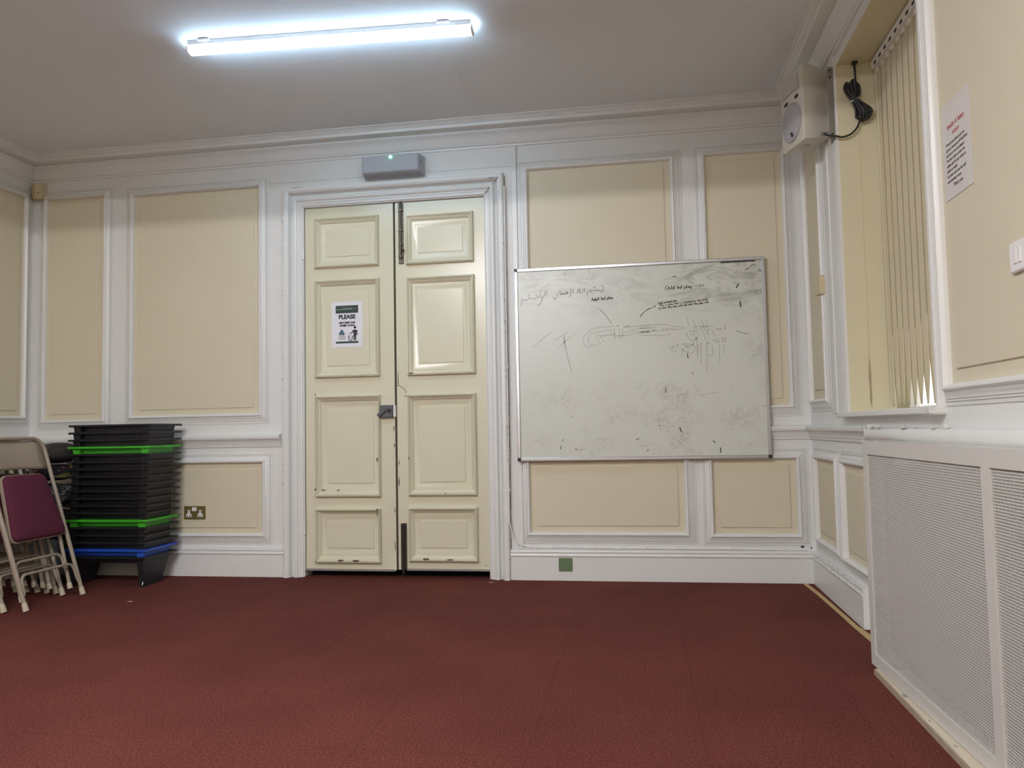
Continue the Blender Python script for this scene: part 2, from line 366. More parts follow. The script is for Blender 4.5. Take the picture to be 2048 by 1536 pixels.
# ---- left wall
w = MB(); w.quad((XL,0,0),(XL,YR,0),(XL,YR,ZC),(XL,0,ZC))
WL = tag(w.build('wall_left', M_wall, loc=(XL,0,0)), 'panelled left wall behind the leaning chairs', 'wall', kind='structure')
for y0, y1 in ((-1.05,-.085),(-2.2,-1.25)):
    panel(WL, 'p', y0, y1, 1.071, 2.579, MLF); panel(WL, 'p', y0, y1, .276, .730, MLF)
r = MB(); r.run(0, YR, RAIL, MLF, m0=-1, m1=1); tag(r.build('trim_7', M_trim, smooth=30), 'white chair rail on the left wall', 'trim', kind='structure')
w = MB(); w.quad((XL,YR,0),(XR,YR,0),(XR,YR,ZC),(XL,YR,ZC)); tag(w.build('wall_rear', M_cream), 'cream wall behind the camera', 'wall', kind='structure')

# ---- right wall with the window recess
WY0, WY1, WZ0, WZ1, WX = -2.005, -.885, .968, 2.645, 2.44
w = MB()
for y0,y1,z0,z1 in ((WY1,0,0,ZC),(YR,WY0,0,ZC),(WY0,WY1,0,WZ0),(WY0,WY1,WZ1,ZC)): w.quad((XR,y0,z0),(XR,y1,z0),(XR,y1,z1),(XR,y0,z1))
WR = tag(w.build('wall_right', M_wall, loc=(XR,0,0)), 'right wall with the blinded window and the radiator cover', 'wall', kind='structure')
b = MB(); X0, X1 = XR, WX+.06
b.quad((X0,WY1,WZ0),(X1,WY1,WZ0),(X1,WY1,WZ1),(X0,WY1,WZ1)); b.quad((X0,WY0,WZ0),(X1,WY0,WZ0),(X1,WY0,WZ1),(X0,WY0,WZ1)); b.quad((X0,WY0,WZ1),(X1,WY0,WZ1),(X1,WY1,WZ1),(X0,WY1,WZ1))
b.build('window_reveal', M_reveal, WR)
b = MB(); b.box(2.281,2.284,WY1-.003,WY1,WZ0+.02,WZ1); b.build('reveal_joint', M_reveal, WR)
b = MB()
pts = [(.0,1.0),(.006,1.03),(.004,1.09),(.008,1.13),(.004,1.17),(.0,1.22)]
b.grid([[(2.283-o*.5-.0012,WY1-.0045,z) for o,z in pts],[(2.283+o*.5+.001,WY1-.0045,z) for o,z in pts]]); b.build('peeled_paint', M_peel, WR)
panel(WR, 'p', -.50,-.125,1.052,2.56, MRT, .05); panel(WR, 'p', -.615,-.140,.280,.720, MRT); panel(WR, 'p', -1.75,-.745,.270,.720, MRT)
for y0,y1 in ((-3.9,-2.125),(-5.9,-4.2)): panel(WR, 'p', y0, y1, 1.036, 2.55, MRT, .045)
b = MB()   # window architrave mouldings, both sides of the recess
for ya, yb in ((-.885,-.578),):
    b.run(WZ0, 2.70, [(0,-.885),(.012,-.885),(.014,-.880),(.014,-.80),(.011,-.798),(.011,-.70),(.016,-.695),(.016,-.66),(.012,-.655),(.012,-.60),(.006,-.58),(0,-.578)], lambda a,z,h: (XR-h, z, a))
b.run(WZ0, 2.70, [(0,-2.055),(.020,-2.055),(.024,-2.050),(.024,-2.040),(.018,-2.036),(.018,-2.015),(.012,-2.010),(.012,-2.005),(0,-2.005)], lambda a,z,h: (XR-h, z, a))
b.build('window_architrave', M_trim, WR, smooth=30)

r = MB(); r.run(0, -1.25, RAIL2, MRT, m0=-1); 
RAILP = [(0,.842),(.030,.842),(.040,.850),(.046,.862),(.046,.880),(.038,.893),(.02,.900),(0,.900)]
r.run(-1.25, -4.5, [(h*.95, z) for h, z in RAILP], MRT)
TR = tag(r.build('trim_8', M_trim, smooth=35), 'white chair rail below the window, broken above the radiator cover', 'trim', kind='structure')
pl = MB()
for k in range(22):
    y = -1.23 - .95*random.random()**1.3; z = random.choice((.842,.901,.900)); r0 = random.uniform(.006,.014)
    pts=[]
    c = V3((XR-.040+random.uniform(-.01,.012), y, z))
    rows=[]
    for i in range(4):
        t = i/3*PI; rr = r0*math.sin(t)+.0006
        rows.append([c+V3((rr*.6*math.cos(q*PI/3), rr*random.uniform(1.0,2.2)*math.sin(q*PI/3), -r0*.7*math.cos(t))) for q in range(6)])
    pl.grid(rows, closed=True, cap=True)
pl.build('broken_plaster', M_plaster, TR)
s = MB(); s.run(0, -1.05, SKIRT, MRT, m0=-1); 
BR = tag(s.build('baseboard_right', M_trim, smooth=30), 'chipped white skirting board under the window, left of the radiator cover', 'skirting', kind='structure')
pl = MB()
for k in range(60):
    y = random.uniform(-1.05,-.03); z = random.uniform(.145,.192); a=random.uniform(.004,.016); bq=random.uniform(.001,.003)
    h=.0305 if z<.16 else .028
    pl.poly([MRT(y-a,z-bq,h),MRT(y,z-bq*1.4,h),MRT(y+a,z,h),MRT(y+a*.3,z+bq,h)])
pl.build('paint_flake', M_grey_chip, BR)

# ---- window: sill, sash, glass, head
sl = MB(); sl.cbox(2.145, WX+.05, -2.055, -.80, .944, .968, .004); 
SL = tag(sl.build('trim_9', M_trim), 'white window sill board projecting below the vertical blinds', 'window sill', kind='structure')
b = MB(); b.cbox(2.140,2.30,-2.058,-1.965,.940,.972,.006); b.build('broken_end', M_plaster, SL)
WN = thing('window_1', (WX+.03, -1.445, .968), 'sash window behind the cream vertical blinds', 'window', kind='structure')
f = MB()
for y0,y1,z0,z1 in ((-2.005,-1.94,.968,2.645),(-.925,-.885,.968,2.645),(-2.005,-.885,.968,.985),(-2.005,-.885,2.36,2.645),(-1.94,-.95,1.60,1.64)): f.box(WX,WX+.05,y0,y1,z0,z1)
f.build('sash_frame', M_trim, WN, bevel=.003)
g = MB(); g.box(WX+.022,WX+.026,-1.94,-.925,.985,2.36); g.build('pane', M_glass, WN)
b = MB(); b.tube([(2.378,-.908,.969),(2.376,-.908,1.8),(2.374,-.908,2.60)], .013, 10); b.build('white_post', M_reveal, WN, smooth=60)

# ================================================================== DOORS
def leaf(name, label, x0, x1, z0, z1, yf, panels, knock):
    d = thing(name, ((x0+x1)/2, yf+.022, z0), label, 'door', kind='structure')
    M = lambda a, b, h: (a, yf-h, b)
    b = MB(); b.box(x0, x1, yf+.012, yf+.045, z0, z1)
    xs = sorted({x0,x1,*[p[0] for p in panels],*[p[1] for p in panels]})
    zs = sorted({z0,z1,*[p[2] for p in panels],*[p[3] for p in panels]})
    px0, px1 = panels[0][0], panels[0][1]
    for a0,a1 in ((x0,px0),(px1,x1)): b.box(a0,a1,yf,yf+.014,z0,z1)
    zz = [z0]+[q for p in sorted(panels, key=lambda p:p[2]) for q in (p[2],p[3])]+[z1]
    for k in range(0,len(zz),2): b.box(px0,px1,yf,yf+.014,zz[k],zz[k+1])
    b.build('stiles_and_rails', M_door, d)
    for (a0,a1,c0,c1,i0,i1,k0,k1) in panels:
        q = MB()
        def ring(t, h):   # t = 0 opening edge, 1 edge of the raised field
            return [M(a0+(i0-a0)*t, c0+(k0-c0)*t, h),M(a1+(i1-a1)*t, c0+(k0-c0)*t, h),M(a1+(i1-a1)*t, c1+(k1-c1)*t, h),M(a0+(i0-a0)*t, c1+(k1-c1)*t, h)]
        rows = [ring(t,h) for t,h in ((0,-.001),(0,.016),(.04,.026),(.085,.029),(.115,.0285),(.12,.022),(.145,.022),(.15,.0275),(.20,.024),(.22,.016),(.25,.0155),(.255,.011),(.28,.011),(.35,.007),(.42,-.001),(.45,-.005),(.52,-.0055),(.66,-.007),(.70,-.0085),(.988,-.0085),(1.0,-.0030))]
        q.grid(rows, closed=True); q.poly(rows[-1]); q.build('door_panel', M_door, d, smooth=30)
    return d
LP = [(-.860,-.424,1.990,2.320,-.782,-.492,2.065,2.236),(-.860,-.422,1.273,1.909,-.777,-.498,1.351,1.822),(-.861,-.422,.507,1.156,-.777,-.472,.594,1.069),(-.861,-.424,.090,.434,-.782,-.478,.183,.355)]
RP = [(-.242,.200,1.982,2.305,-.164,.125,2.060,2.219),(-.240,.202,1.271,1.900,-.164,.121,1.350,1.812),(-.242,.200,.512,1.150,-.165,.123,.598,1.068),(-.244,.200,.103,.441,-.166,.125,.187,.355)]
DL = leaf('door_1', 'left leaf of the cream double door, with the grey lock and notice', -.9295,-.329,.044,2.392,.008, LP, 1)
DR = leaf('door_2', 'right leaf of the cream double door, with the tall slide bolts', -.3155,.270,.050,2.392,.010, RP, 0)
def rag(mb, M, c, a, b, h, n=9):
    mb.poly([M(c[0]+a*math.cos(2*PI*k/n)*random.uniform(.7,1.15), c[1]+b*math.sin(2*PI*k/n)*random.uniform(.6,1.2), h) for k in range(n)])
MD = lambda a,b,h: (a, .008-h, b)
# wear on the left leaf
c = MB()
for u,z,a,bb_,h in ((-.44,.742,.006,.017,.0216),(-.80,.553,.014,.005,.0216),(-.70,.551,.013,.004,.0216),(-.855,.555,.006,.010,.0214),(-.69,.108,.022,.008,.0212),(-.585,.106,.026,.007,.0212),(-.855,.098,.008,.006,.02),(-.864,1.165,.003,.012,.0006),(-.445,.40,.003,.02,.0216),(-.443,.428,.010,.005,.0216),(-.335,.83,.004,.012,.0006),(-.338,.94,.003,.02,.0006),(-.336,.42,.003,.025,.0006),(-.337,.2,.003,.03,.0006)): rag(c, MD, (u,z), a, bb_, h+(.008 if h>.01 else 0))
c.build('paint_chip', M_chip, DL)
c = MB(); z=1.06
while z>.6: c.box(-.5185,-.517+.0005*random.random(),.0155,.017,z-.03,z); z-=random.choice((.03,.035,.05))
c.build('split_line', M_ink, DL)
c = MB(); c.box(-.94,-.334,-.004,.004,.040,.052); c.build('draught_strip', M_alu, DL)
# rim lock
c = MB(); c.cbox(-.418,-.334,-.024,.008,1.008,1.086,.003); lk = c.build('rim_lock', M_lock, DL)
c = MB(); c.cbox(-.332,-.318,-.020,.006,1.010,1.084,.002); c.build('lock_lip', M_white_plastic, lk)
c = MB(); c.lathe([(.013,0),(.013,.007),(.011,.009),(.004,.009),(.004,.006)], lambda a,b,h: (-.357+a,-.024-h,1.051+b), 16); c.build('snib_button', M_dirtmetal, lk, smooth=40)
c = MB(); ca, sa = math.cos(math.radians(42)), math.sin(math.radians(42))
ML = lambda a,b,h: (-.391+a*ca+b*sa*0-b*sa*0 - 0, -.024-h, 1.058+a*sa)
def MK(a,b,h): return (-.391 + a*ca - b*sa, -.024-h, 1.052 + a*sa + b*ca)
c.cbox(-.052,.014,-.012,.012,0,.014,.004, MK); c.build('snib_lever', M_lock, lk)
# hinges on the left leaf
for z0,z1 in ((2.055,2.12),(.27,.365)):
    c = MB(); c.tube([(-.935,-.010,z0),(-.935,-.010,z1)], .0085, 10); c.tube([(-.935,-.010,z0-.004),(-.935,-.010,z0)], .006, 8); c.build('hinge', M_trim, DL, smooth=50)
# bolts on the right leaf
c = MB(); c.cbox(-.292,-.260,-.0,.010,1.992,2.385,.002); bt = c.build('slide_bolt', M_iron, DR)
c = MB(); c.tube([(-.276,-.006,2.02),(-.276,-.006,2.395)], .0075, 10); c.build('bolt_rod', M_iron, bt, smooth=50)
c = MB(); c.tube([(-.276,-.006,2.075),(-.262,-.012,2.075),(-.254,-.022,2.075)], [.006,.006,.009], 10); c.build('bolt_knob', M_iron, bt, smooth=50)
for z in (2.03,2.11,2.20,2.33): c = MB(); c.cbox(-.289,-.263,-.015,.002,z,z+.014,.002); c.build('bolt_keeper', M_iron, bt)
c = MB(); c.cbox(-.294,-.260,-.010,.010,.052,.340,.002); bt = c.build('slide_bolt', M_dirtmetal, DR)
c = MB(); c.tube([(-.277,-.013,.03),(-.277,-.013,.325)], .008, 10); c.build('bolt_rod', M_dirtmetal, bt, smooth=50)
c = MB()
MR_ = lambda a,b,h: (a, .010-h, b)
for u,z,a,bb_,h in ((-.233,.748,.005,.010,.0208),(-.127,.121,.022,.007,.0216),(.025,.118,.02,.005,.0216),(-.215,1.284,.024,.006,.0216),(-.255,1.14,.012,.003,.0006),(-.307,.60,.004,.03,.0006),(-.306,.72,.003,.018,.0006),(-.306,1.25,.003,.05,.0006),(.245,.08,.004,.004,.0006),(.0,.528,.004,.004,.0216)): rag(c, MR_, (u,z), a, bb_, h+(.008 if h>.01 else 0))
c.build('paint_chip', M_chip, DR)
c = MB(); c.tube([(-.31,.0095,1.215),(-.285,.0095,1.20),(-.262,.0095,1.185),(-.255,.0095,1.16)], .0018, 6); c.build('crack', M_chip, DR)
c = MB(); c.box(-.258,.272,-.002,.006,.046,.058); c.build('draught_strip', M_alu, DR)

# door casing
CAS = [(-.003,-.03),(-.003,.004),(.004,.008),(.008,.014),(.022,.015),(.024,.019),(.034,.021),(.038,.028),(.048,.033),(.058,.031),(.064,.025),(.067,.009),(.073,.003),(.079,.006),(.084,.020),(.091,.039),(.103,.048),(.116,.049),(.126,.044),(.129,.035),(.129,0)]
c = MB(); c.frame(DX0, DX1, 0, DZ, CAS, MBK, sides='trl')
# cut at the floor: the frame sides start 0.13 below zero, so clamp them
c.v = [(x,y,max(z,0.0)) for x,y,z in c.v]
TC = tag(c.build('trim_10', M_trim, smooth=32), 'heavy white moulded casing around the double door', 'door casing', kind='structure')
c = MB()
for u,z,a,bb_ in ((-.965,2.518,.047,.007),(.33,2.50,.028,.008),(.10,2.515,.006,.006),(-.72,2.516,.006,.006)): c.poly([(u+a*math.cos(t*PI/6)*random.uniform(.85,1.1), -.0455, z+bb_*math.sin(t*PI/6)*random.uniform(.8,1.15)) for t in range(12)])
for k in range(46):
    u = random.choice((-1.064,.402)); z = random.uniform(.1,2.45); rag(c, MBK, (u+random.uniform(-.004,.004),z), random.uniform(.0015,.004), random.uniform(.003,.012), .0452, 6)
c.build('paint_chip', M_grey_chip, TC)
for u0 in (-1.0685, .4065):
    z = .03
    while z < 2.5:
        l = random.uniform(.05,.35); w0 = random.uniform(.0012,.0028)
        c = MB(); c.poly([MBK(u0-w0,z,.0012),MBK(u0+w0,z+.01,.0012),MBK(u0+w0*.8,min(z+l,2.52),.0012),MBK(u0-w0*.7,min(z+l,2.52)-.008,.0012)]); c.build('open_joint', M_chip, TC)
        z += l + random.uniform(.0,.10)
c = MB(); c.tube([(.284,-.018,2.408),(.305,-.034,2.425),(.322,-.026,2.45),(.345,-.022,2.474),(.375,-.049,2.497)], .0028, 6); c.build('mitre_crack', M_grey_chip, TC)

# ================================================================== WALL FITTINGS
# emergency light above the door
e = thing('emergency_light', (-.31,0,2.545), 'grey emergency light box with a green indicator above the door', 'emergency light')
b = MB(); rows=[]
for d, y in ((0,-.004),(0,-.022),(.004,-.026),(.012,-.100),(.020,-.110)):
    rows.append([(-.506+d,y,2.548+d*.8),(-.108-d,y,2.548+d*.8),(-.108-d,y,2.676-d*.4),(-.506+d,y,2.676-d*.4)])
b.grid(rows, closed=True, cap=True); b.build('housing', M_grey_plastic, e, bevel=.004)
b = MB(); b.lathe([(.009,0),(.009,.004),(.005,.008),(.0005,.009)], lambda a,q,h: (-.303+a,-.109-h,2.655+q), 14); b.build('indicator', M_led, e, smooth=50)
b = MB(); b.lathe([(.006,0),(.006,.003),(.0005,.003)], lambda a,q,h: (-.113+h,-.085+a,2.615+q), 10); b.build('screw', M_iron, e)
# corner detector
e = thing('motion_detector', (-2.875,0,2.565), 'small yellowed detector box in the top left corner', 'detector')
b = MB(); rows=[[(-2.925,-.004,z),(-2.83,-.004,z),(-2.836,-.052,z),(-2.875,-.066,z),(-2.912,-.050,z)] for z in (2.575,2.583,2.672,2.682)]
rows[0] = [(x*.9+-2.876*.1, y*.8, z) for x,y,z in rows[0]]; b.grid(rows, closed=True, cap=True); b.build('housing', M_cream_plastic, e, bevel=.003)
b = MB(); b.lathe([(.004,0),(.004,.002),(.0005,.002)], lambda a,q,h: (-2.855+a,-.061-h,2.615+q), 8); b.build('lens', M_ink, e)
# brass double socket
e = thing('wall_socket', (-1.698,0,.366), 'brass double power socket in the low panel beside the door', 'socket')
PY = .0096
b = MB(); b.cbox(-1.774,-1.622,-PY-.006,-PY,.367,.453,.002); b.build('plate', M_brass, e)
for cx in (-1.738,-1.657):
    b = MB(); b.poly([(cx-.020,-PY-.007,.383),(cx+.020,-PY-.007,.383),(cx+.020,-PY-.007,.400),(cx+.009,-PY-.007,.404),(cx+.009,-PY-.007,.428),(cx-.009,-PY-.007,.428),(cx-.009,-PY-.007,.404),(cx-.020,-PY-.007,.400)])
    ins = b.build('socket_insert', M_white_plastic, e)
    b = MB()
    for dx,dz,ww,hh in ((0,.417,.0028,.005),(-.010,.391,.005,.0025),(.010,.391,.005,.0025)): b.box(cx+dx-ww,cx+dx+ww,-PY-.0078,-PY-.0068,dz-hh,dz+hh)
    b.build('pin_hole', M_ink, ins)
b = MB(); b.cbox(-1.715,-1.683,-PY-.011,-PY-.005,.420,.446,.002); b.build('switch_pair', M_white_plastic, e)
# green square on the skirting
b = MB(); b.cbox(.700,.783,-.0285,-.0252,.056,.136,.001); tag(b.build('blanking_plate', M_greenpatch), 'square sage-green plate on the skirting right of the door', 'plate')
# white cable clipped round the door casing and along the skirting
path = [(.411,-.040,2.44),(.410,-.040,2.0),(.409,-.040,1.4),(.408,-.040,.9),(.404,-.045,.42),(.410,-.040,.33),(.428,-.022,.262),(.458,-.020,.220),(.50,-.010,.203),(.56,-.006,.196),(.75,-.006,.197),(1.0,-.006,.194),(1.3,-.006,.194),(1.6,-.006,.192),(1.9,-.006,.191),(2.06,-.006,.189),(2.14,-.008,.191)]
def smooth_path(P, n=4):
    P=[V3(p) for p in P]; out=[]
    for i in range(len(P)-1):
        a=P[max(i-1,0)]; b_=P[i]; c_=P[i+1]; d=P[min(i+2,len(P)-1)]
        for k in range(n):
            t=k/n; out.append(.5*((2*b_)+(-a+c_)*t+(2*a-5*b_+4*c_-d)*t*t+(-a+3*b_-3*c_+d)*t**3))
    out.append(P[-1]); return out
e = thing('white_cable', (.411,-.040,.19), 'thin white cable clipped beside the door casing and along the skirting', 'cable')
b = MB(); b.tube(smooth_path(path), .0045, 8); b.build('cable_run', M_white_plastic, e, smooth=60)
for x in (.56,.66,.74,.92,1.08,1.22,1.40,1.56,1.72,2.02): b = MB(); b.cbox(x-.003,x+.003,-.013,-.001,.189,.204,.001); b.build('cable_clip', M_white_plastic, e)
for z in (.55,.8,1.05,1.3,1.6,1.9,2.2): b = MB(); b.cbox(.404,.416,-.047,-.036,z-.003,z+.003,.001); b.build('cable_clip', M_white_plastic, e)

# notice on the door
e = thing('notice_poster', (-.646,.0104,1.471), 'white PLEASE keep clean notice taped to the left door leaf', 'poster')
YP = .0104
MP = lambda a,b,h: (a, YP-.0008-h, b)
px0,px1,pz0,pz1 = -.751,-.541,1.469,1.765
b = MB(); b.box(px0,px1,YP-.0008,YP,pz0,pz1); b.build('paper', M_paper, e)
def fx(f): return px0+(px1-px0)*f
def fz(f): return pz1-(pz1-pz0)*f
def rectp(mb,x0,x1,z0,z1,h): mb.poly([MP(fx(x0),fz(z1),h),MP(fx(x1),fz(z1),h),MP(fx(x1),fz(z0),h),MP(fx(x0),fz(z0),h)])
b = MB(); rectp(b,.135,.865,.085,.255,.0004); b.build('header_band', M_dkgreen, e)
b = MB(); rectp(b,.135,.865,.875,.918,.0004); b.build('footer_band', M_dkgreen, e)
b = MB()
for a0,a1,z,t in ((.16,.42,.172,.006),(.43,.50,.168,.010),(.515,.55,.168,.009),(.58,.665,.165,.010),(.68,.80,.165,.003),(.33,.62,.138,.003)): rectp(b,a0,a1,z-t,z+t,.0008)
b.build('header_line', M_palegreen, e)
b = MB()
text_into(b,'PLEASE',.037,MP,fx(.50),fz(.377),.0006,squash=.98,bold=.0019)
text_into(b,'HELP KEEP OUR',.0155,MP,fx(.50),fz(.482),.0006,squash=1.0,bold=.0011); text_into(b,'MASJID CLEAN',.0155,MP,fx(.51),fz(.542),.0006,squash=1.0,bold=.0011)
# litter pictogram: head, torso with arm, legs, basket
def disc(mb,cx,cz,rx,rz,h,n=18): mb.poly([MP(fx(cx)+rx*math.cos(2*PI*k/n),fz(cz)+rz*math.sin(2*PI*k/n),h) for k in range(n)])
def shape(mb,pts,h): mb.poly([MP(fx(x),fz(y),h) for x,y in pts])
disc(b,.755,.575,.0088,.0088,.0006)
shape(b,[(.70,.625),(.81,.625),(.835,.65),(.835,.745),(.80,.745),(.80,.67),(.795,.67),(.795,.862),(.760,.862),(.755,.75),(.745,.862),(.71,.862),(.71,.67),(.655,.705),(.595,.705),(.595,.688),(.645,.685)],.0006)
for pts in ([(.53,.755),(.555,.75),(.59,.868),(.565,.868)],[(.675,.75),(.70,.755),(.655,.868),(.632,.868)],[(.565,.856),(.655,.856),(.655,.870),(.565,.870)]): shape(b,pts,.0006)
for cx,cz in ((.58,.72),(.60,.75),(.595,.785)): disc(b,cx,cz,.003,.003,.0006,8)
b.build('lettering', M_ink, e)
b = MB()
for k in range(3):
    t = PI/2+k*2*PI/3; cx,cz = .33+.052*math.cos(t), .685-.035*math.sin(t); disc(b,cx,cz,.0105,.0105,.0004+.0001*k,14)
b.build('green_emblem', M_teal, e)
b = MB()
for s_,f in (('GO GREEN,',.765),("IT'S PART OF",.797),('OUR DEEN',.83)): text_into(b,s_,.0085,MP,fx(.335),fz(f),.0006,squash=1.0,bold=.0003)
b.build('small_lettering', M_olive, e)

# health and safety notice on the right wall panel
e = thing('safety_notice', (XR-.0098,-2.272,1.61), 'white health and safety notice with red heading on the right wall', 'notice')
MN = lambda a,b,h: (XR-.0112-h, a, b)
b = MB(); b.box(XR-.0112,XR-.0098,-2.375,-2.165,1.605,1.902); b.build('paper', M_paper2, e)
def MNT(a,b,h): return MN(-2.27-a, b, h)          # text runs towards the camera
b = MB(); text_into(b,'Health & Safety',.0205,MNT,0,1.822,.0006,bold=.0003); text_into(b,'notice',.0205,MNT,0,1.797,.0006,bold=.0003); b.build('red_heading', M_red_ink, e)
b = MB(); z = 1.772
for s_ in ('Would you please pick up','all your waste up off the floor','and put in the bin please?','Put your chairs under the','tables and do not write on','tables or walls.','As other user use the hall','and meeting rooms.'):
    text_into(b,s_,.0132,MNT,-.078,z,.0006,align='LEFT',bold=.0003); z -= .0165
text_into(b,'Thank you',.0165,MNT,0,z-.003,.0006,bold=.0003)
b.build('lettering', M_soft_ink, e)

# white switch plate at the right edge
e = thing('light_switch', (XR,-2.655,1.30), 'white twin switch plate on the right wall panel', 'light switch')
b = MB(); b.cbox(-2.735,-2.588,1.296,1.376,.0,.012,.004, lambda a,b_,h: MRT(a,b_,.0096+h)); b.build('plate', M_white_plastic, e)
for a0 in (-2.632,-2.655):
    b = MB(); b.cbox(a0,a0+.018,1.318,1.358,0,.003,.001, lambda a,b_,h: MRT(a,b_,.0215+h)); b.build('rocker', M_white_plastic, e)
# small cream box in the narrow panel
e = thing('call_point_box', (XR,-.50,1.585), 'small cream switch box in the narrow panel beside the window', 'switch box')
b = MB(); b.cbox(-.538,-.478,1.590,1.690,0,.030,.004, lambda a,b_,h: MRT(a,b_,.0096+h)); b.build('housing', M_cream_plastic, e)
b = MB(); b.cbox(-.538,-.478,1.590,1.598,0,.010,.002, lambda a,b_,h: MRT(a,b_,.0392+h)); b.build('lower_lip', M_cream_plastic, e)

# ================================================================== WHITEBOARD
BX0,BX1,BZ0,BZ1 = .467,1.958,.722,1.906
wb = thing('whiteboard', ((BX0+BX1)/2,-.031,BZ0), 'large smudged whiteboard with marker writing, right of the door', 'whiteboard')
YB0, YB1 = -.031, -.052
b = MB(); b.box(BX0+.004,BX1-.004,YB1+.0005,YB0,BZ0+.004,BZ1-.004); b.build('board_panel', M_board, wb)
b = MB(); b.frame(BX0+.020,BX1-.020,BZ0+.020,BZ1-.020,[(0,.0525),(0,.056),(.003,.058),(.017,.058),(.020,.055),(.020,.031)],MBK); b.build('frame', M_alu, wb)
for x in (BX0,BX1):
    for z in (BZ0,BZ1):
        sx = 1 if x==BX0 else -1; sz = 1 if z==BZ0 else -1
        b = MB(); b.cbox(min(x-sx*.001,x+sx*.021),max(x-sx*.001,x+sx*.021),-.0595,-.031,min(z-sz*.001,z+sz*.021),max(z-sz*.001,z+sz*.021),.002)
        b.build('corner_cap', M_cable if not (x==BX1 and z==BZ1) else M_alu, wb)
NAR=31
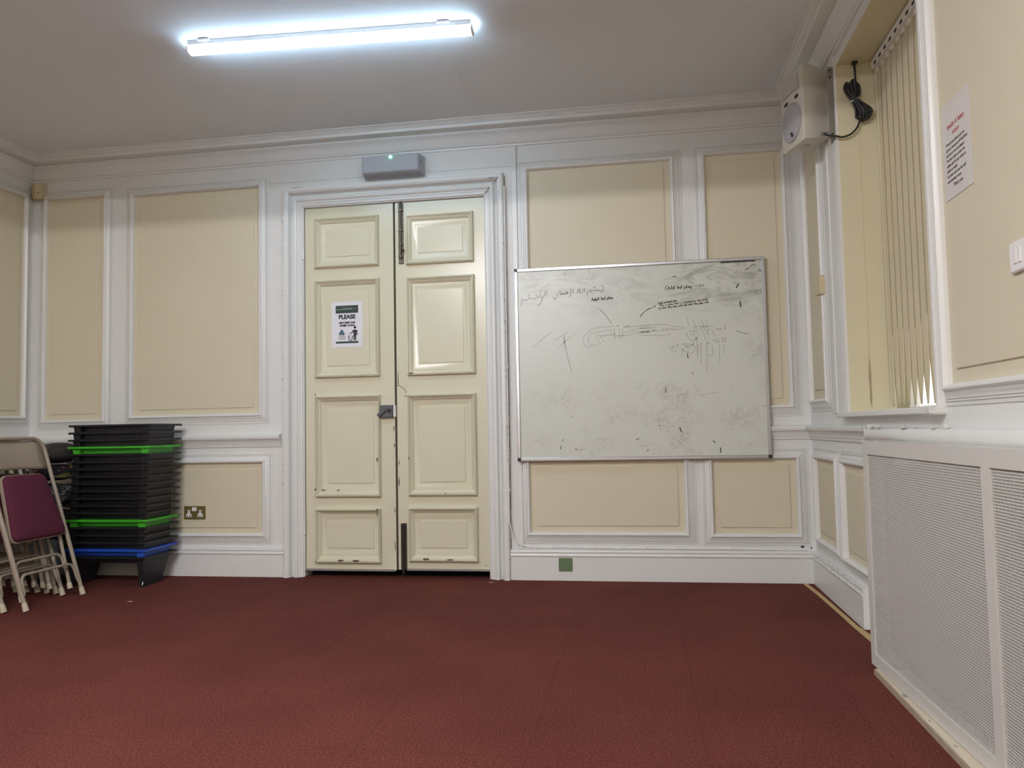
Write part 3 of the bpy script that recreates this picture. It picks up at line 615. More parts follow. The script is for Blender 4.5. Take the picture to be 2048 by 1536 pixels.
BLACK=[[3,[[81,1878],[81,1936],[84,1968],[101,1971],[116,1974],[130,1966],[145,1966],[167,1977],[185,2004],[196,1985],[207,1976],[251,1984],[300,1995],[280,2008],[259,2029]]],[3,[[168,2039],[177,2030],[171,2014]]],[3,[[106,1935],[115,1936]]],[3,[[246,1959],[261,1964]]],[3,[[317,2027],[322,2005],[332,1986],[352,1994],[371,2024],[381,2060],[381,2082]]],[3,[[332,1986],[335,1953],[322,1921],[298,1901],[271,1900]]],[3,[[308,2038],[332,2050],[328,2059]]],[3,[[318,2070],[333,2082]]],[3,[[409,2080],[402,2041],[394,2005]]],[3,[[521,2042],[530,2017],[533,1995],[515,1978],[496,1971],[479,1981],[463,1991]]],[3,[[482,1950],[502,1966]]],[3,[[558,2073],[563,2044],[564,2026],[575,2016],[591,2025],[600,2033],[606,2020],[631,2020],[660,2029]]],[3,[[631,2046],[660,2030]]],[3,[[632,2068],[641,2066]]],[3.2,[[561,2021],[578,2019],[595,2026],[603,2028],[616,2022],[645,2026],[664,2034],[637,2047]]],[3.2,[[634,2067],[642,2065]]],[3.2,[[705,2080],[709,2052],[696,2036],[683,2024],[693,2015],[691,1999],[667,1979]]],[3.2,[[675,2054],[696,2066]]],[3.2,[[680,2073],[693,2083]]],[3.2,[[728,2081],[724,2022]]],[3.2,[[864,2081],[858,2024]]],[3.2,[[841,2080],[838,2038],[829,2024],[812,2026],[807,2052],[805,2086]]],[3.2,[[812,2026],[800,2029],[790,2048],[771,2045],[788,2061],[790,2044]]],[3.2,[[766,2018],[787,2028]]],[3.2,[[786,2078],[795,2073]]],[3.2,[[1063,2104],[1085,2089],[1092,2068],[1082,2047],[1057,2038],[1033,2047],[1021,2058],[1016,2042],[1000,2051],[995,2041],[979,2050],[962,2040],[946,2047],[933,2050],[937,2039],[921,2042],[902,2035],[895,2014],[892,1985]]],[3.2,[[1057,2011],[1090,2040]]],[3.2,[[986,2098],[990,2079]]],[3.2,[[974,2082],[994,2081]]],[3.2,[[935,2018],[951,2024]]],[3.2,[[963,2076],[973,2080]]],[3.6,[[945,1917],[957,1956],[967,1919]]],[3.6,[[950,1933],[962,1934]]],[3.6,[[988,1932],[981,1939],[973,1927],[978,1920],[987,1928],[990,1959],[989,1921]]],[3.6,[[995,1940],[996,1923],[1003,1922],[1009,1941],[1010,1922]]],[3.6,[[1018,1961],[1017,1923]]],[3.6,[[1032,1958],[1032,1924]]],[3.6,[[1027,1944],[1038,1945]]],[3.6,[[1064,1964],[1063,1926]]],[3.6,[[1072,1936],[1085,1939],[1081,1947],[1074,1942],[1074,1931],[1085,1930]]],[3.6,[[1106,1941],[1099,1948],[1091,1936],[1096,1929],[1105,1937],[1107,1967],[1106,1930]]],[3.6,[[1133,1950],[1132,1914]]],[3.6,[[1132,1947],[1143,1951],[1146,1942],[1140,1932],[1132,1935]]],[3.6,[[1155,1971],[1154,1933]]],[3.6,[[1178,1952],[1169,1953],[1163,1941],[1168,1934],[1178,1944],[1178,1954],[1178,1935]]],[3.6,[[1184,1954],[1189,1939],[1197,1942]]],[3.6,[[1199,1955],[1197,1936],[1193,1919]]],[3.4,[[1852,2053],[1841,2060],[1829,2041],[1831,2021],[1842,2014],[1852,2021]]],[3.4,[[1863,2061],[1862,2015],[1864,2033],[1874,2038],[1877,2015]]],[3.4,[[1888,2039],[1888,2016]]],[3.4,[[1889,2050],[1890,2051]]],[3.4,[[1903,2062],[1901,2016]]],[3.4,[[1931,2031],[1922,2040],[1913,2026],[1919,2017],[1930,2026],[1933,2063],[1932,2017]]],[3.4,[[1966,2064],[1965,2018]]],[3.4,[[1976,2030],[1992,2033],[1988,2042],[1979,2037],[1979,2023],[1992,2021]]],[3.4,[[2018,2034],[2010,2043],[2000,2029],[2007,2020],[2017,2029],[2021,2066],[2019,2020]]],[3.4,[[2051,2044],[2050,2000]]],[3.4,[[2051,2039],[2064,2044],[2068,2033],[2061,2021],[2051,2026]]],[3.4,[[2079,2068],[2078,2022]]],[3.4,[[2108,2043],[2097,2045],[2089,2031],[2096,2023],[2107,2034],[2108,2046],[2108,2023]]],[3.4,[[2116,2046],[2122,2028],[2131,2031]]],[3.4,[[2134,2047],[2131,2024],[2126,2003]]],[4,[[2229,2056],[2232,2036]]],[4,[[2249,2055],[2252,2042]]],[4,[[2271,2057],[2274,2041]]],[2.5,[[1244,1956],[1248,1947]]],[2.5,[[1275,1961],[1279,1958]]],[2.4,[[1751,1866],[1745,1869],[1739,1857],[1740,1845],[1745,1842],[1750,1846]]],[2.4,[[1756,1871],[1755,1843],[1757,1854],[1761,1858],[1763,1844]]],[2.4,[[1769,1859],[1769,1845]]],[2.4,[[1769,1865],[1770,1866]]],[2.4,[[1777,1873],[1776,1846]]],[2.4,[[1791,1856],[1787,1861],[1782,1852],[1785,1847],[1790,1853],[1792,1875],[1791,1848]]],[2.4,[[1809,1864],[1808,1850]]],[2.4,[[1809,1871],[1810,1872]]],[2.4,[[1815,1865],[1815,1851],[1817,1862],[1822,1866],[1824,1852]]],[2.4,[[1829,1867],[1829,1853]]],[2.4,[[1829,1874],[1830,1874]]],[2.4,[[1839,1879],[1838,1854]]],[2.4,[[1835,1869],[1842,1870]]],[2.4,[[1846,1869],[1846,1855]]],[2.4,[[1846,1876],[1847,1877]]],[2.4,[[1861,1870],[1855,1870],[1852,1861],[1855,1856],[1861,1864],[1861,1871],[1861,1857]]],[2.4,[[1869,1883],[1868,1858]]],[2.4,[[1865,1873],[1872,1874]]],[2.4,[[1875,1866],[1883,1868],[1881,1874],[1876,1870],[1876,1862],[1883,1862]]],[2.4,[[1897,1870],[1892,1875],[1887,1866],[1891,1861],[1896,1867],[1898,1890],[1897,1862]]],[2.4,[[1914,1878],[1913,1852]]],[2.4,[[1914,1875],[1920,1879],[1922,1872],[1919,1865],[1913,1867]]],[2.4,[[1928,1894],[1927,1866]]],[2.4,[[1943,1881],[1937,1881],[1933,1872],[1937,1867],[1943,1875],[1943,1882],[1943,1868]]],[2.4,[[1947,1883],[1950,1872],[1955,1874]]],[2.4,[[1956,1884],[1955,1870],[1952,1857]]],[2.4,[[1754,1841],[1770,1844]]],[2.4,[[1762,1843],[1761,1817]]],[2.4,[[1775,1844],[1774,1818],[1776,1829],[1782,1832],[1784,1819]]],[2.4,[[1790,1832],[1790,1819]]],[2.4,[[1791,1839],[1791,1840]]],[2.4,[[1805,1832],[1798,1831],[1804,1826],[1798,1820]]],[2.4,[[1826,1836],[1825,1822]]],[2.4,[[1826,1842],[1827,1843]]],[2.4,[[1841,1836],[1834,1834],[1839,1829],[1834,1823]]],[2.4,[[1860,1839],[1860,1814]]],[2.4,[[1860,1836],[1868,1839],[1870,1833],[1866,1826],[1860,1828]]],[2.4,[[1877,1853],[1876,1827]]],[2.4,[[1894,1840],[1888,1841],[1883,1833],[1887,1828],[1894,1835],[1894,1842],[1895,1829]]],[2.4,[[1899,1842],[1903,1832],[1908,1834]]],[2.4,[[1910,1843],[1908,1830],[1905,1818]]],[2.4,[[1933,1856],[1933,1832]]],[2.4,[[1929,1846],[1937,1847]]],[2.4,[[1942,1859],[1942,1833],[1943,1843],[1949,1846],[1951,1833]]],[2.4,[[1967,1847],[1960,1847],[1956,1839],[1960,1834],[1967,1841],[1967,1848],[1967,1835]]],[2.4,[[1976,1859],[1975,1836]]],[2.4,[[1972,1850],[1980,1851]]],[2.4,[[1999,1851],[1998,1838]]],[2.4,[[1999,1858],[2000,1858]]],[2.4,[[2014,1851],[2007,1849],[2012,1844],[2007,1838]]],[2.4,[[2034,1854],[2034,1841]]],[2.4,[[2034,1861],[2035,1861]]],[2.4,[[2041,1855],[2041,1841],[2043,1852],[2049,1855],[2051,1842]]],[2.4,[[2058,1856],[2057,1843]]],[2.4,[[2058,1863],[2059,1863]]],[2.4,[[2069,1868],[2068,1844]]],[2.4,[[2064,1858],[2073,1859]]],[2.4,[[2077,1858],[2077,1845]]],[2.4,[[2077,1864],[2078,1865]]],[2.4,[[2095,1858],[2088,1859],[2084,1851],[2088,1846],[2095,1853],[2095,1859],[2095,1846]]],[2.4,[[2104,1871],[2103,1847]]],[2.4,[[2100,1861],[2108,1862]]],[2.4,[[2111,1854],[2120,1856],[2118,1861],[2112,1858],[2112,1850],[2120,1850]]],[2.4,[[2136,1858],[2130,1863],[2125,1854],[2129,1849],[2135,1855],[2137,1876],[2136,1850]]],[2.4,[[2157,1878],[2156,1852],[2162,1854],[2164,1862],[2156,1862]]],[2.4,[[2170,1866],[2174,1856],[2179,1858]]],[2.4,[[2181,1867],[2179,1854],[2176,1842]]],[2.4,[[2204,1880],[2203,1856]]],[2.4,[[2200,1870],[2208,1871]]],[2.4,[[2213,1883],[2212,1857],[2214,1867],[2219,1870],[2222,1857]]],[2.4,[[2226,1864],[2236,1867],[2233,1872],[2228,1869],[2228,1861],[2236,1860]]],[2.4,[[2264,1872],[2259,1874],[2255,1867],[2257,1861],[2263,1863]]],[2.4,[[2269,1888],[2269,1862],[2270,1872],[2276,1875],[2278,1862]]],[2.4,[[2284,1876],[2284,1863]]],[2.4,[[2285,1883],[2285,1883]]],[2.4,[[2293,1890],[2292,1864]]],[2.4,[[2310,1873],[2304,1878],[2299,1870],[2303,1865],[2309,1870],[2311,1892],[2310,1865]]],[2.4,[[1741,1789],[1750,1791],[1747,1797],[1743,1793],[1742,1786],[1749,1785]]],[2.4,[[1762,1797],[1756,1797],[1754,1791],[1761,1789],[1763,1798],[1762,1777],[1755,1773]]],[2.4,[[1781,1799],[1783,1787],[1788,1799],[1791,1787],[1794,1801]]],[2.4,[[1800,1814],[1799,1788],[1800,1799],[1805,1802],[1807,1789]]],[2.4,[[1812,1796],[1820,1798],[1818,1803],[1813,1800],[1813,1792],[1820,1791]]],[2.4,[[1825,1803],[1825,1790],[1827,1801],[1832,1804],[1834,1791]]],[2.4,[[1855,1817],[1854,1793]]],[2.4,[[1851,1807],[1858,1808]]],[2.4,[[1863,1820],[1862,1793],[1864,1804],[1868,1807],[1870,1794]]],[2.4,[[1875,1801],[1883,1803],[1881,1808],[1876,1805],[1876,1797],[1883,1797]]],[2.4,[[1888,1809],[1891,1799],[1896,1800]]],[2.4,[[1897,1810],[1896,1796],[1893,1784]]],[2.4,[[1915,1811],[1914,1786]]],[2.4,[[1915,1809],[1921,1812],[1923,1806],[1920,1799],[1914,1801]]],[2.4,[[1929,1826],[1929,1799]]],[2.4,[[1945,1813],[1939,1813],[1935,1805],[1938,1800],[1944,1807],[1945,1814],[1945,1801]]],[2.4,[[1949,1814],[1952,1804],[1957,1806]]],[2.4,[[1958,1815],[1957,1802],[1954,1790]]],[2.4,[[1975,1817],[1978,1804],[1982,1816],[1986,1804],[1988,1818]]],[2.4,[[1994,1818],[1993,1805]]],[2.4,[[1994,1825],[1995,1826]]],[2.4,[[2004,1830],[2003,1806]]],[2.4,[[2000,1820],[2007,1821]]],[2.4,[[2012,1833],[2011,1807],[2012,1817],[2017,1820],[2019,1807]]],[2.4,[[2046,1822],[2040,1822],[2036,1814],[2039,1809],[2046,1816],[2046,1823],[2046,1810]]],[2.4,[[2051,1823],[2050,1810],[2052,1821],[2057,1824],[2059,1811]]],[2.4,[[2073,1820],[2068,1825],[2063,1817],[2067,1812],[2072,1817],[2074,1839],[2073,1812]]],[2.4,[[2090,1827],[2093,1814],[2097,1826],[2100,1815],[2103,1828]]],[2.4,[[2109,1842],[2108,1815],[2110,1826],[2114,1829],[2116,1816]]],[2.4,[[2130,1829],[2125,1830],[2121,1822],[2124,1817],[2130,1824],[2130,1830],[2131,1817]]],[2.4,[[2139,1842],[2138,1818]]],[2.4,[[2135,1832],[2142,1833]]],[2.4,[[2161,1844],[2160,1820]]],[2.4,[[2157,1834],[2164,1835]]],[2.4,[[2169,1847],[2168,1821],[2170,1831],[2175,1834],[2176,1821]]],[2.4,[[2181,1828],[2189,1830],[2187,1835],[2182,1832],[2182,1824],[2189,1824]]],[2.4,[[2194,1836],[2197,1826],[2202,1827]]],[2.4,[[2203,1837],[2201,1824],[2199,1811]]],[2.4,[[2220,1838],[2219,1813]]],[2.4,[[2220,1836],[2227,1839],[2229,1833],[2225,1826],[2220,1828]]],[2.4,[[2235,1853],[2234,1826]]],[2.4,[[2250,1840],[2244,1840],[2240,1832],[2244,1827],[2250,1834],[2250,1841],[2250,1828]]],[2.4,[[2254,1841],[2257,1831],[2262,1833]]],[2.4,[[2264,1842],[2262,1829],[2259,1817]]],[2.4,[[2280,1844],[2283,1831],[2287,1843],[2290,1831],[2293,1845]]],[2.4,[[2299,1845],[2298,1832]]],[2.4,[[2299,1852],[2299,1853]]],[2.4,[[2308,1857],[2308,1833]]],[2.4,[[2305,1847],[2312,1848]]],[2.4,[[2316,1860],[2315,1834],[2317,1844],[2322,1847],[2324,1834]]],[3.2,[[2142,1549],[2145,1543],[2149,1544]]],[3.2,[[2168,1551],[2174,1553],[2180,1554]]],[3.2,[[2225,1548],[2233,1555],[2239,1554]]],[3.2,[[2251,1548],[2258,1557],[2265,1552]]],[3.2,[[2275,1554],[2279,1558],[2283,1549]]],[3.2,[[2301,1550],[2306,1554],[2311,1551]]],[3.2,[[2327,1555],[2333,1557],[2338,1560]]],[3.2,[[2356,1562],[2359,1556],[2363,1560]]],[3.2,[[2099,1500],[2102,1510],[2106,1507]]],[3.2,[[2135,1504],[2139,1509],[2143,1506]]],[3.2,[[2154,1510],[2156,1504],[2159,1506]]],[3.2,[[2321,1520],[2324,1513],[2328,1511]]],[3.2,[[2414,1522],[2423,1519],[2432,1512]]],[3.2,[[2442,1516],[2451,1514],[2460,1521]]],[3.2,[[2501,1515],[2508,1523],[2514,1527]]],[3.2,[[2500,1560],[2503,1550],[2508,1557]]],[3.2,[[1950,1351],[1954,1354],[1958,1345]]],[3.2,[[2013,1347],[2018,1353],[2024,1356]]],[3.2,[[2035,1356],[2040,1349],[2046,1350]]],[3.2,[[2063,1357],[2068,1357],[2073,1357]]],[3.2,[[2092,1350],[2096,1354],[2100,1349]]],[3.2,[[2127,1352],[2134,1353],[2141,1356]]],[3.2,[[2363,1390],[2371,1387],[2379,1386]]],[3.2,[[2391,1389],[2397,1389],[2403,1395]]],[3.2,[[2420,1388],[2424,1388],[2428,1392]]],[3.2,[[2469,1396],[2478,1403],[2486,1403]]],[3.2,[[2501,1395],[2508,1404],[2516,1407]]],[3.2,[[1854,1328],[1861,1320],[1868,1320]]],[3.2,[[1884,1328],[1891,1322],[1898,1327]]],[3.2,[[1912,1325],[1917,1331],[1923,1331]]],[3.2,[[1936,1324],[1943,1330],[1950,1328]]],[3.2,[[2037,1327],[2040,1327],[2043,1336]]],[3.2,[[2059,1335],[2064,1337],[2070,1334]]],[3.2,[[2079,1334],[2082,1331],[2085,1336]]],[3.2,[[2106,1343],[2112,1334],[2118,1343]]],[3.2,[[2128,1337],[2132,1345],[2137,1337]]],[3.2,[[2396,1360],[2401,1363],[2407,1371]]],[3.2,[[2421,1364],[2426,1367],[2432,1372]]],[3.2,[[2468,1365],[2475,1369],[2481,1369]]],[3.2,[[2492,1372],[2499,1368],[2506,1375]]],[3.2,[[2055,1314],[2062,1318],[2068,1310]]],[3.2,[[2083,1318],[2087,1318],[2092,1310]]],[3.2,[[2139,1316],[2146,1312],[2153,1319]]],[3.2,[[2208,1345],[2213,1349],[2217,1350]]],[3.2,[[2295,1347],[2303,1346],[2311,1356]]],[3.2,[[1537,1523],[1543,1525],[1548,1523]]],[3.2,[[1588,1528],[1594,1525],[1601,1532]]],[3.2,[[1611,1525],[1616,1527],[1622,1532]]],[3.2,[[1662,1526],[1669,1532],[1677,1532]]],[3.2,[[1684,1536],[1689,1534],[1694,1530]]],[3.2,[[1791,1539],[1794,1543],[1798,1549]]],[3.2,[[1825,1544],[1830,1548],[1835,1550]]],[3.2,[[1838,1541],[1842,1542],[1847,1550]]],[3.2,[[1873,1543],[1876,1544],[1878,1546]]],[3.2,[[1886,1551],[1890,1551],[1893,1552]]],[3.2,[[1902,1541],[1904,1549],[1906,1542]]],[3.2,[[1867,1293],[1873,1295],[1879,1297]]],[3.2,[[1891,1301],[1897,1302],[1903,1307]]],[2.5,[[1030,1823],[1110,1736],[1185,1621]]],[2.5,[[1526,1702],[1568,1758],[1641,1805]]],[2.5,[[1022,1503],[1030,1494]]],[2.5,[[1059,1501],[1067,1492]]],[2.5,[[1104,1508],[1114,1501]]],[2.5,[[1162,1510],[1170,1505]]],[2.5,[[1238,1598],[1263,1605]]],[2.5,[[1319,1586],[1397,1596]]],[2.5,[[629,2267],[634,2258]]],[2.5,[[966,2245],[983,2238]]],[2.5,[[515,2247],[527,2242]]],[2.5,[[1519,1701],[1579,1767],[1701,1821]]],[2.5,[[1682,1834],[1705,1821],[1693,1803]]],[2.5,[[2630,1490],[2767,1441]]],[2.5,[[2747,2205],[2785,2217],[2842,2263],[2879,2256]]],[2.5,[[2109,1016],[2122,991]]],[2.5,[[2914,2196],[2950,2185]]],[2.5,[[2814,1204],[2817,1180]]],[7,[[2686,1840],[2693,1767]]],[7,[[2681,2048],[2647,1994]]],[5,[[1917,2165],[1955,2168]]],[5,[[2059,1230],[2069,1182]]],[5,[[2766,2209],[2794,2222]]],[11,[[2476,2312],[2537,2312],[2583,2309]]],[11,[[2583,2314],[2723,2312]]],[11,[[2723,2308],[2798,2314],[2876,2312]]],[6,[[1945,365],[1967,305]]],[6,[[2407,122],[2405,60]]],[6,[[2326,201],[2347,179]]],[4,[[1430,231],[1472,243]]],[4,[[1554,94],[1579,112]]],[4,[[1700,397],[1724,387]]],[4,[[55,338],[59,330]]],[4,[[2905,604],[2908,597]]],[4,[[2931,604],[2934,596]]],[4,[[1796,850],[1797,776]]],[4,[[526,124],[534,174]]],[4,[[551,221],[559,250]]],[4,[[710,143],[713,115]]],[4,[[662,522],[675,516]]],[4,[[2110,1012],[2120,997]]],[4,[[627,2272],[636,2258]]]]
GREY=[[4,[[1213,1599],[1024,1594],[924,1561],[848,1497],[830,1439],[854,1380],[903,1361],[961,1376],[1011,1399]]],[4,[[1188,1558],[981,1533],[915,1511],[893,1462],[904,1403],[953,1380]]],[4,[[209,1370],[338,1483],[457,1562]]],[4,[[599,1506],[597,1431],[607,1333]]],[4,[[981,1500],[1012,1432],[1052,1385]]],[4,[[1046,1489],[1061,1439],[1097,1404]]],[4,[[1213,1591],[1207,1508],[1213,1437]]],[4,[[1270,1572],[1268,1497],[1258,1440]]],[4,[[1302,1570],[1308,1487],[1291,1447]]],[4,[[1309,1520],[1472,1522],[1632,1512]]],[4,[[1186,1484],[1349,1486],[1632,1516]]],[4,[[1352,1577],[1515,1595],[1635,1602]]],[4,[[1391,1542],[1514,1562],[1634,1570]]],[4,[[1227,1507],[1021,1482]]],[4,[[472,1452],[641,1547]]],[4,[[520,1358],[648,1471],[775,1550]]],[4,[[927,2331],[924,2231]]],[4,[[806,2148],[872,2145],[922,2130]]],[5,[[1516,1583],[1757,1603],[1899,1577],[2041,1547]]],[5,[[1515,1558],[1717,1565]]],[5,[[1514,1519],[1802,1527],[2040,1537]]],[5,[[1513,1480],[1753,1466],[1877,1480]]],[5,[[2068,1673],[2089,1569]]],[5,[[2129,1660],[2164,1557],[2190,1478],[2178,1420],[2120,1374]]],[5,[[2228,1656],[2267,1543],[2302,1454]]],[5,[[2202,1575],[2255,1475],[2285,1382]]],[5,[[2289,1639],[2304,1532],[2310,1415]]],[5,[[2342,1530],[2368,1471],[2390,1431]]],[5,[[2049,1503],[2075,1434],[2121,1383]]],[5,[[2134,1500],[2168,1401]]],[5,[[2179,1430],[2171,1197]]],[5,[[2195,1342],[2183,1216]]],[5,[[2224,1360],[2215,1099]]],[5,[[2290,1377],[2282,1001]]],[5,[[2354,1336],[2350,1211],[2294,1227]]],[5,[[2433,1333],[2431,1121]]],[5,[[2475,1322],[2490,1225]]],[5,[[1995,1301],[2041,1260],[2097,1239],[2135,1257],[2155,1285]]],[5,[[2005,1300],[1997,1203]]],[5,[[2080,1307],[2059,1230]]],[5,[[1871,1286],[1909,1265],[1938,1293]]],[5,[[2114,1481],[2122,1442]]],[5,[[2911,1368],[2919,1311],[2937,1305]]],[5,[[1801,2136],[1917,2163]]],[5,[[1955,2168],[1983,2148]]],[5,[[2626,1934],[2655,1943],[2682,1922]]],[5,[[2272,2264],[2285,2244]]],[5,[[2488,2253],[2523,2202]]],[5,[[2054,2285],[2068,2260]]],[5,[[2327,2222],[2486,2209]]],[5,[[2354,2191],[2353,2167]]],[5,[[2372,2151],[2465,2137],[2485,2165]]],[5,[[2654,2210],[2738,2210]]],[5,[[2751,2045],[2770,2058],[2783,2038],[2759,2020]]],[9,[[2150,2006],[2254,2009],[2357,1986]]],[9,[[2612,2052],[2682,2058]]],[5,[[599,1494],[632,1263],[693,1033]]],[5,[[198,233],[284,235]]],[5,[[966,243],[1078,250]]],[5,[[709,115],[831,123]]],[5,[[1446,170],[1538,150],[1611,167]]],[5,[[1782,377],[1873,384]]],[5,[[2813,1189],[2816,1179]]],[5,[[2191,728],[2264,754],[2408,769]]]]

def ribbon(mb, pts, w, h):
    P = smooth_path([(p[0]/2000,p[1]/2000,0) for p in pts], 3) if len(pts)>2 else [V3((p[0]/2000,p[1]/2000,0)) for p in pts]
    L=[];R=[]
    for i,p in enumerate(P):
        a=P[max(i-1,0)]; c_=P[min(i+1,len(P)-1)]; t=c_-a
        if t.length<1e-7: t=V3((1,0,0))
        t.normalize(); nrm=V3((-t.y,t.x,0)); ww=w/2000*(1 if 0<i<len(P)-1 or len(P)==2 else .6)
        q=p+nrm*ww; r_=p-nrm*ww
        L.append((.467+q.x,YB1-h,.727+q.y)); R.append((.467+r_.x,YB1-h,.727+r_.y))
    mb.grid([L,R])
b = MB()
for w_, pts in GREY: ribbon(b, pts, w_, .0004)
b.build('wiped_scribble', M_marker_grey, wb)
b = MB()
for w_, pts in BLACK[:NAR]: ribbon(b, pts, w_*.85, .0008)
b.build('arabic_writing', M_marker_soft, wb)
b = MB()
for w_, pts in BLACK[NAR:]: ribbon(b, pts, w_, .0008)
b.build('marker_writing', M_marker, wb)

# ================================================================== CEILING LIGHTS
def strip_light(cx, cy, L, ang, label, lamp_mat, group=None):
    e = thing('strip_light', (cx,cy,ZC), label, 'ceiling light', group, rz=ang)
    b = MB(); b.cbox(-L/2,L/2,-.0345,.0345,-.024,.0,.002); b.build('batten', M_white_plastic, e, local=True)
    b = MB(); prof=[(-.0345,-.0245),(-.0350,-.031),(-.031,-.043),(-.018,-.052),(0,-.055),(.018,-.052),(.031,-.043),(.0350,-.031),(.0345,-.0245)]
    b.grid([[(x,y,z) for y,z in prof] for x in (-L/2,L/2)], cap=True); b.build('diffuser', lamp_mat, e, local=True)
    for x in (-L/2-.006,L/2-.0005):
        b = MB(); b.grid([[(xx,y*1.03,z*1.0-.001) for y,z in prof] for xx in (x,x+.0065)], cap=True); b.build('end_cap', M_white_plastic, e, local=True)
    for x in (-L/2+.06,L/2-.16):
        b = MB(); b.cbox(x,x+.06,-.050,-.0346,-.010,-.0005,.001); b.build('mounting_clip', M_white_plastic, e, local=True)
    return e
strip_light(-.228,-1.285,1.405,math.radians(3.3),'glowing white LED strip light on the ceiling in front of the door', M_lamp)
LAMPS = [(-.25,-4.3),(-.25,-6.8)]
for i,(x,y) in enumerate(LAMPS):
    strip_light(x,y,1.42,math.radians(2),('white LED strip light on the ceiling over the camera','white LED strip light on the ceiling near the rear wall')[i], M_lamp2)

# ================================================================== RADIATOR COVER
HX, HY, HA = 2.037, -1.643, .034
ht = thing('radiator_cover', (HX,HY,.024), 'white perforated radiator cover standing along the right wall', 'radiator cover', rz=0)
ht.rotation_euler = (0,0,HA)       # local -y runs along the wall towards the camera, local +x into the wall
HL, HH, HD = 2.05, .826, .112
bays = [(.045,.958),(1.003,1.92)]
GT_, GB_ = .777, .044
b = MB()
b.box(0,.012,-bays[0][0],0,0,HH); b.box(0,.012,-bays[1][0],-bays[0][1],0,HH); b.box(0,.012,-HL,-bays[1][1],0,HH)
for y0,y1 in bays: b.box(0,.012,-y1,-y0,0,GB_); b.box(0,.012,-y1,-y0,GT_,HH)
b.build('front_frame', M_heater, ht, local=True)
b = MB(); b.box(.0125,HD,-HL+.0125,-.0125,HH-.013,HH-.0005); b.build('top_board', M_heater, ht, local=True)
for ya in (-.012,-HL): b = MB(); b.box(.0125,HD,ya,ya+.012,0,HH); b.build('side_board', M_heater, ht, local=True)
for y0,y1 in bays:
    b = MB(); rows = 92; pz = (GT_-GB_)/rows; ncol = int(round((y1-y0)/.0068)); py = (y1-y0)/ncol; hz, hy = .60*pz, .66*py
    x = .006
    zs = []; 
    for k in range(rows): zs += [GB_+k*pz+(pz-hz)/2, GB_+k*pz+(pz+hz)/2]
    ys = []
    for k in range(ncol): ys += [y0+k*py+(py-hy)/2, y0+k*py+(py+hy)/2]
    zz = [GB_]+zs+[GT_]; yy = [y0]+ys+[y1]
    n0 = len(b.v); W_ = len(yy)
    for z in zz:
        for y in yy: b.v.append((x,-y,z))
    for i in range(len(zz)-1):
        for k in range(len(yy)-1):
            if i % 2 == 1 and k % 2 == 1: continue
            b.f.append((n0+i*W_+k,n0+i*W_+k+1,n0+(i+1)*W_+k+1,n0+(i+1)*W_+k)); b.m.append(0)
    o = b.build('perforated_grille', M_heater, ht, local=True)
    sm = o.modifiers.new('thickness','SOLIDIFY'); sm.thickness = .0008; sm.offset = 0
b = MB(); b.box(.055,.085,-HL+.05,-.05,.06,.74)  # near-black backing: shade behind the grille is put into its colour
b.build('shade_backing', M_cavity, ht, local=True)
# timber plinth under it
e = thing('timber_plinth', (2.09,-2.7,0), 'rough painted timber batten on the carpet under the radiator cover', 'timber plinth')
b = MB(); b.box(2.028,2.034,-3.72,-1.700,0,.0195); b.build('front_edge', M_oldwood, e)
b = MB(); b.box(2.034,2.15,-3.72,-1.700,0,.0205); b.build('top_face', M_timber, e)
for x,y,a in ((2.043,-1.99,.012),(2.045,-2.21,.006),(2.047,-2.40,.006),(2.055,-2.62,.006)): c = MB(); c.poly([(x+a*.6*math.cos(2*PI*k/8),y+a*1.6*math.sin(2*PI*k/8),.0209) for k in range(8)]); c.build('nail_hole', M_grey_chip, e)
# bare edge strip in the carpet along the right skirting
b = MB(); pts=[(2.105,-.05),(2.118,-.3),(2.124,-.55),(2.128,-.8),(2.130,-1.0),(2.137,-1.25),(2.14,-1.62)]
rw=[[(x,y,0) for x,y in pts],[(x,y,.005) for x,y in pts],[(x+.020+.008*(y<-1.0)*2,y,.006) for x,y in pts],[(x+.020+.008*(y<-1.0)*2,y,0) for x,y in pts]]
b.grid(rw); tag(b.build('gripper_strip', M_gripper), 'pale bare wood strip in the carpet along the window wall', 'carpet strip')
# litter on the carpet
for x,y,lb in ((-1.62,-.78,'tiny pale scrap on the carpet in front of the socket'),(.30,-.12,'small pink thread on the carpet by the right door leaf')):
    b = MB(); b.tube([(x-.016,y-.002,.002),(x,y+.001,.003),(x+.016,y+.004,.002)], [.001,.0025,.001], 6); tag(b.build('carpet_scrap', mat('pale_scrap',(.55,.36,.30),.8)), lb, 'scrap')

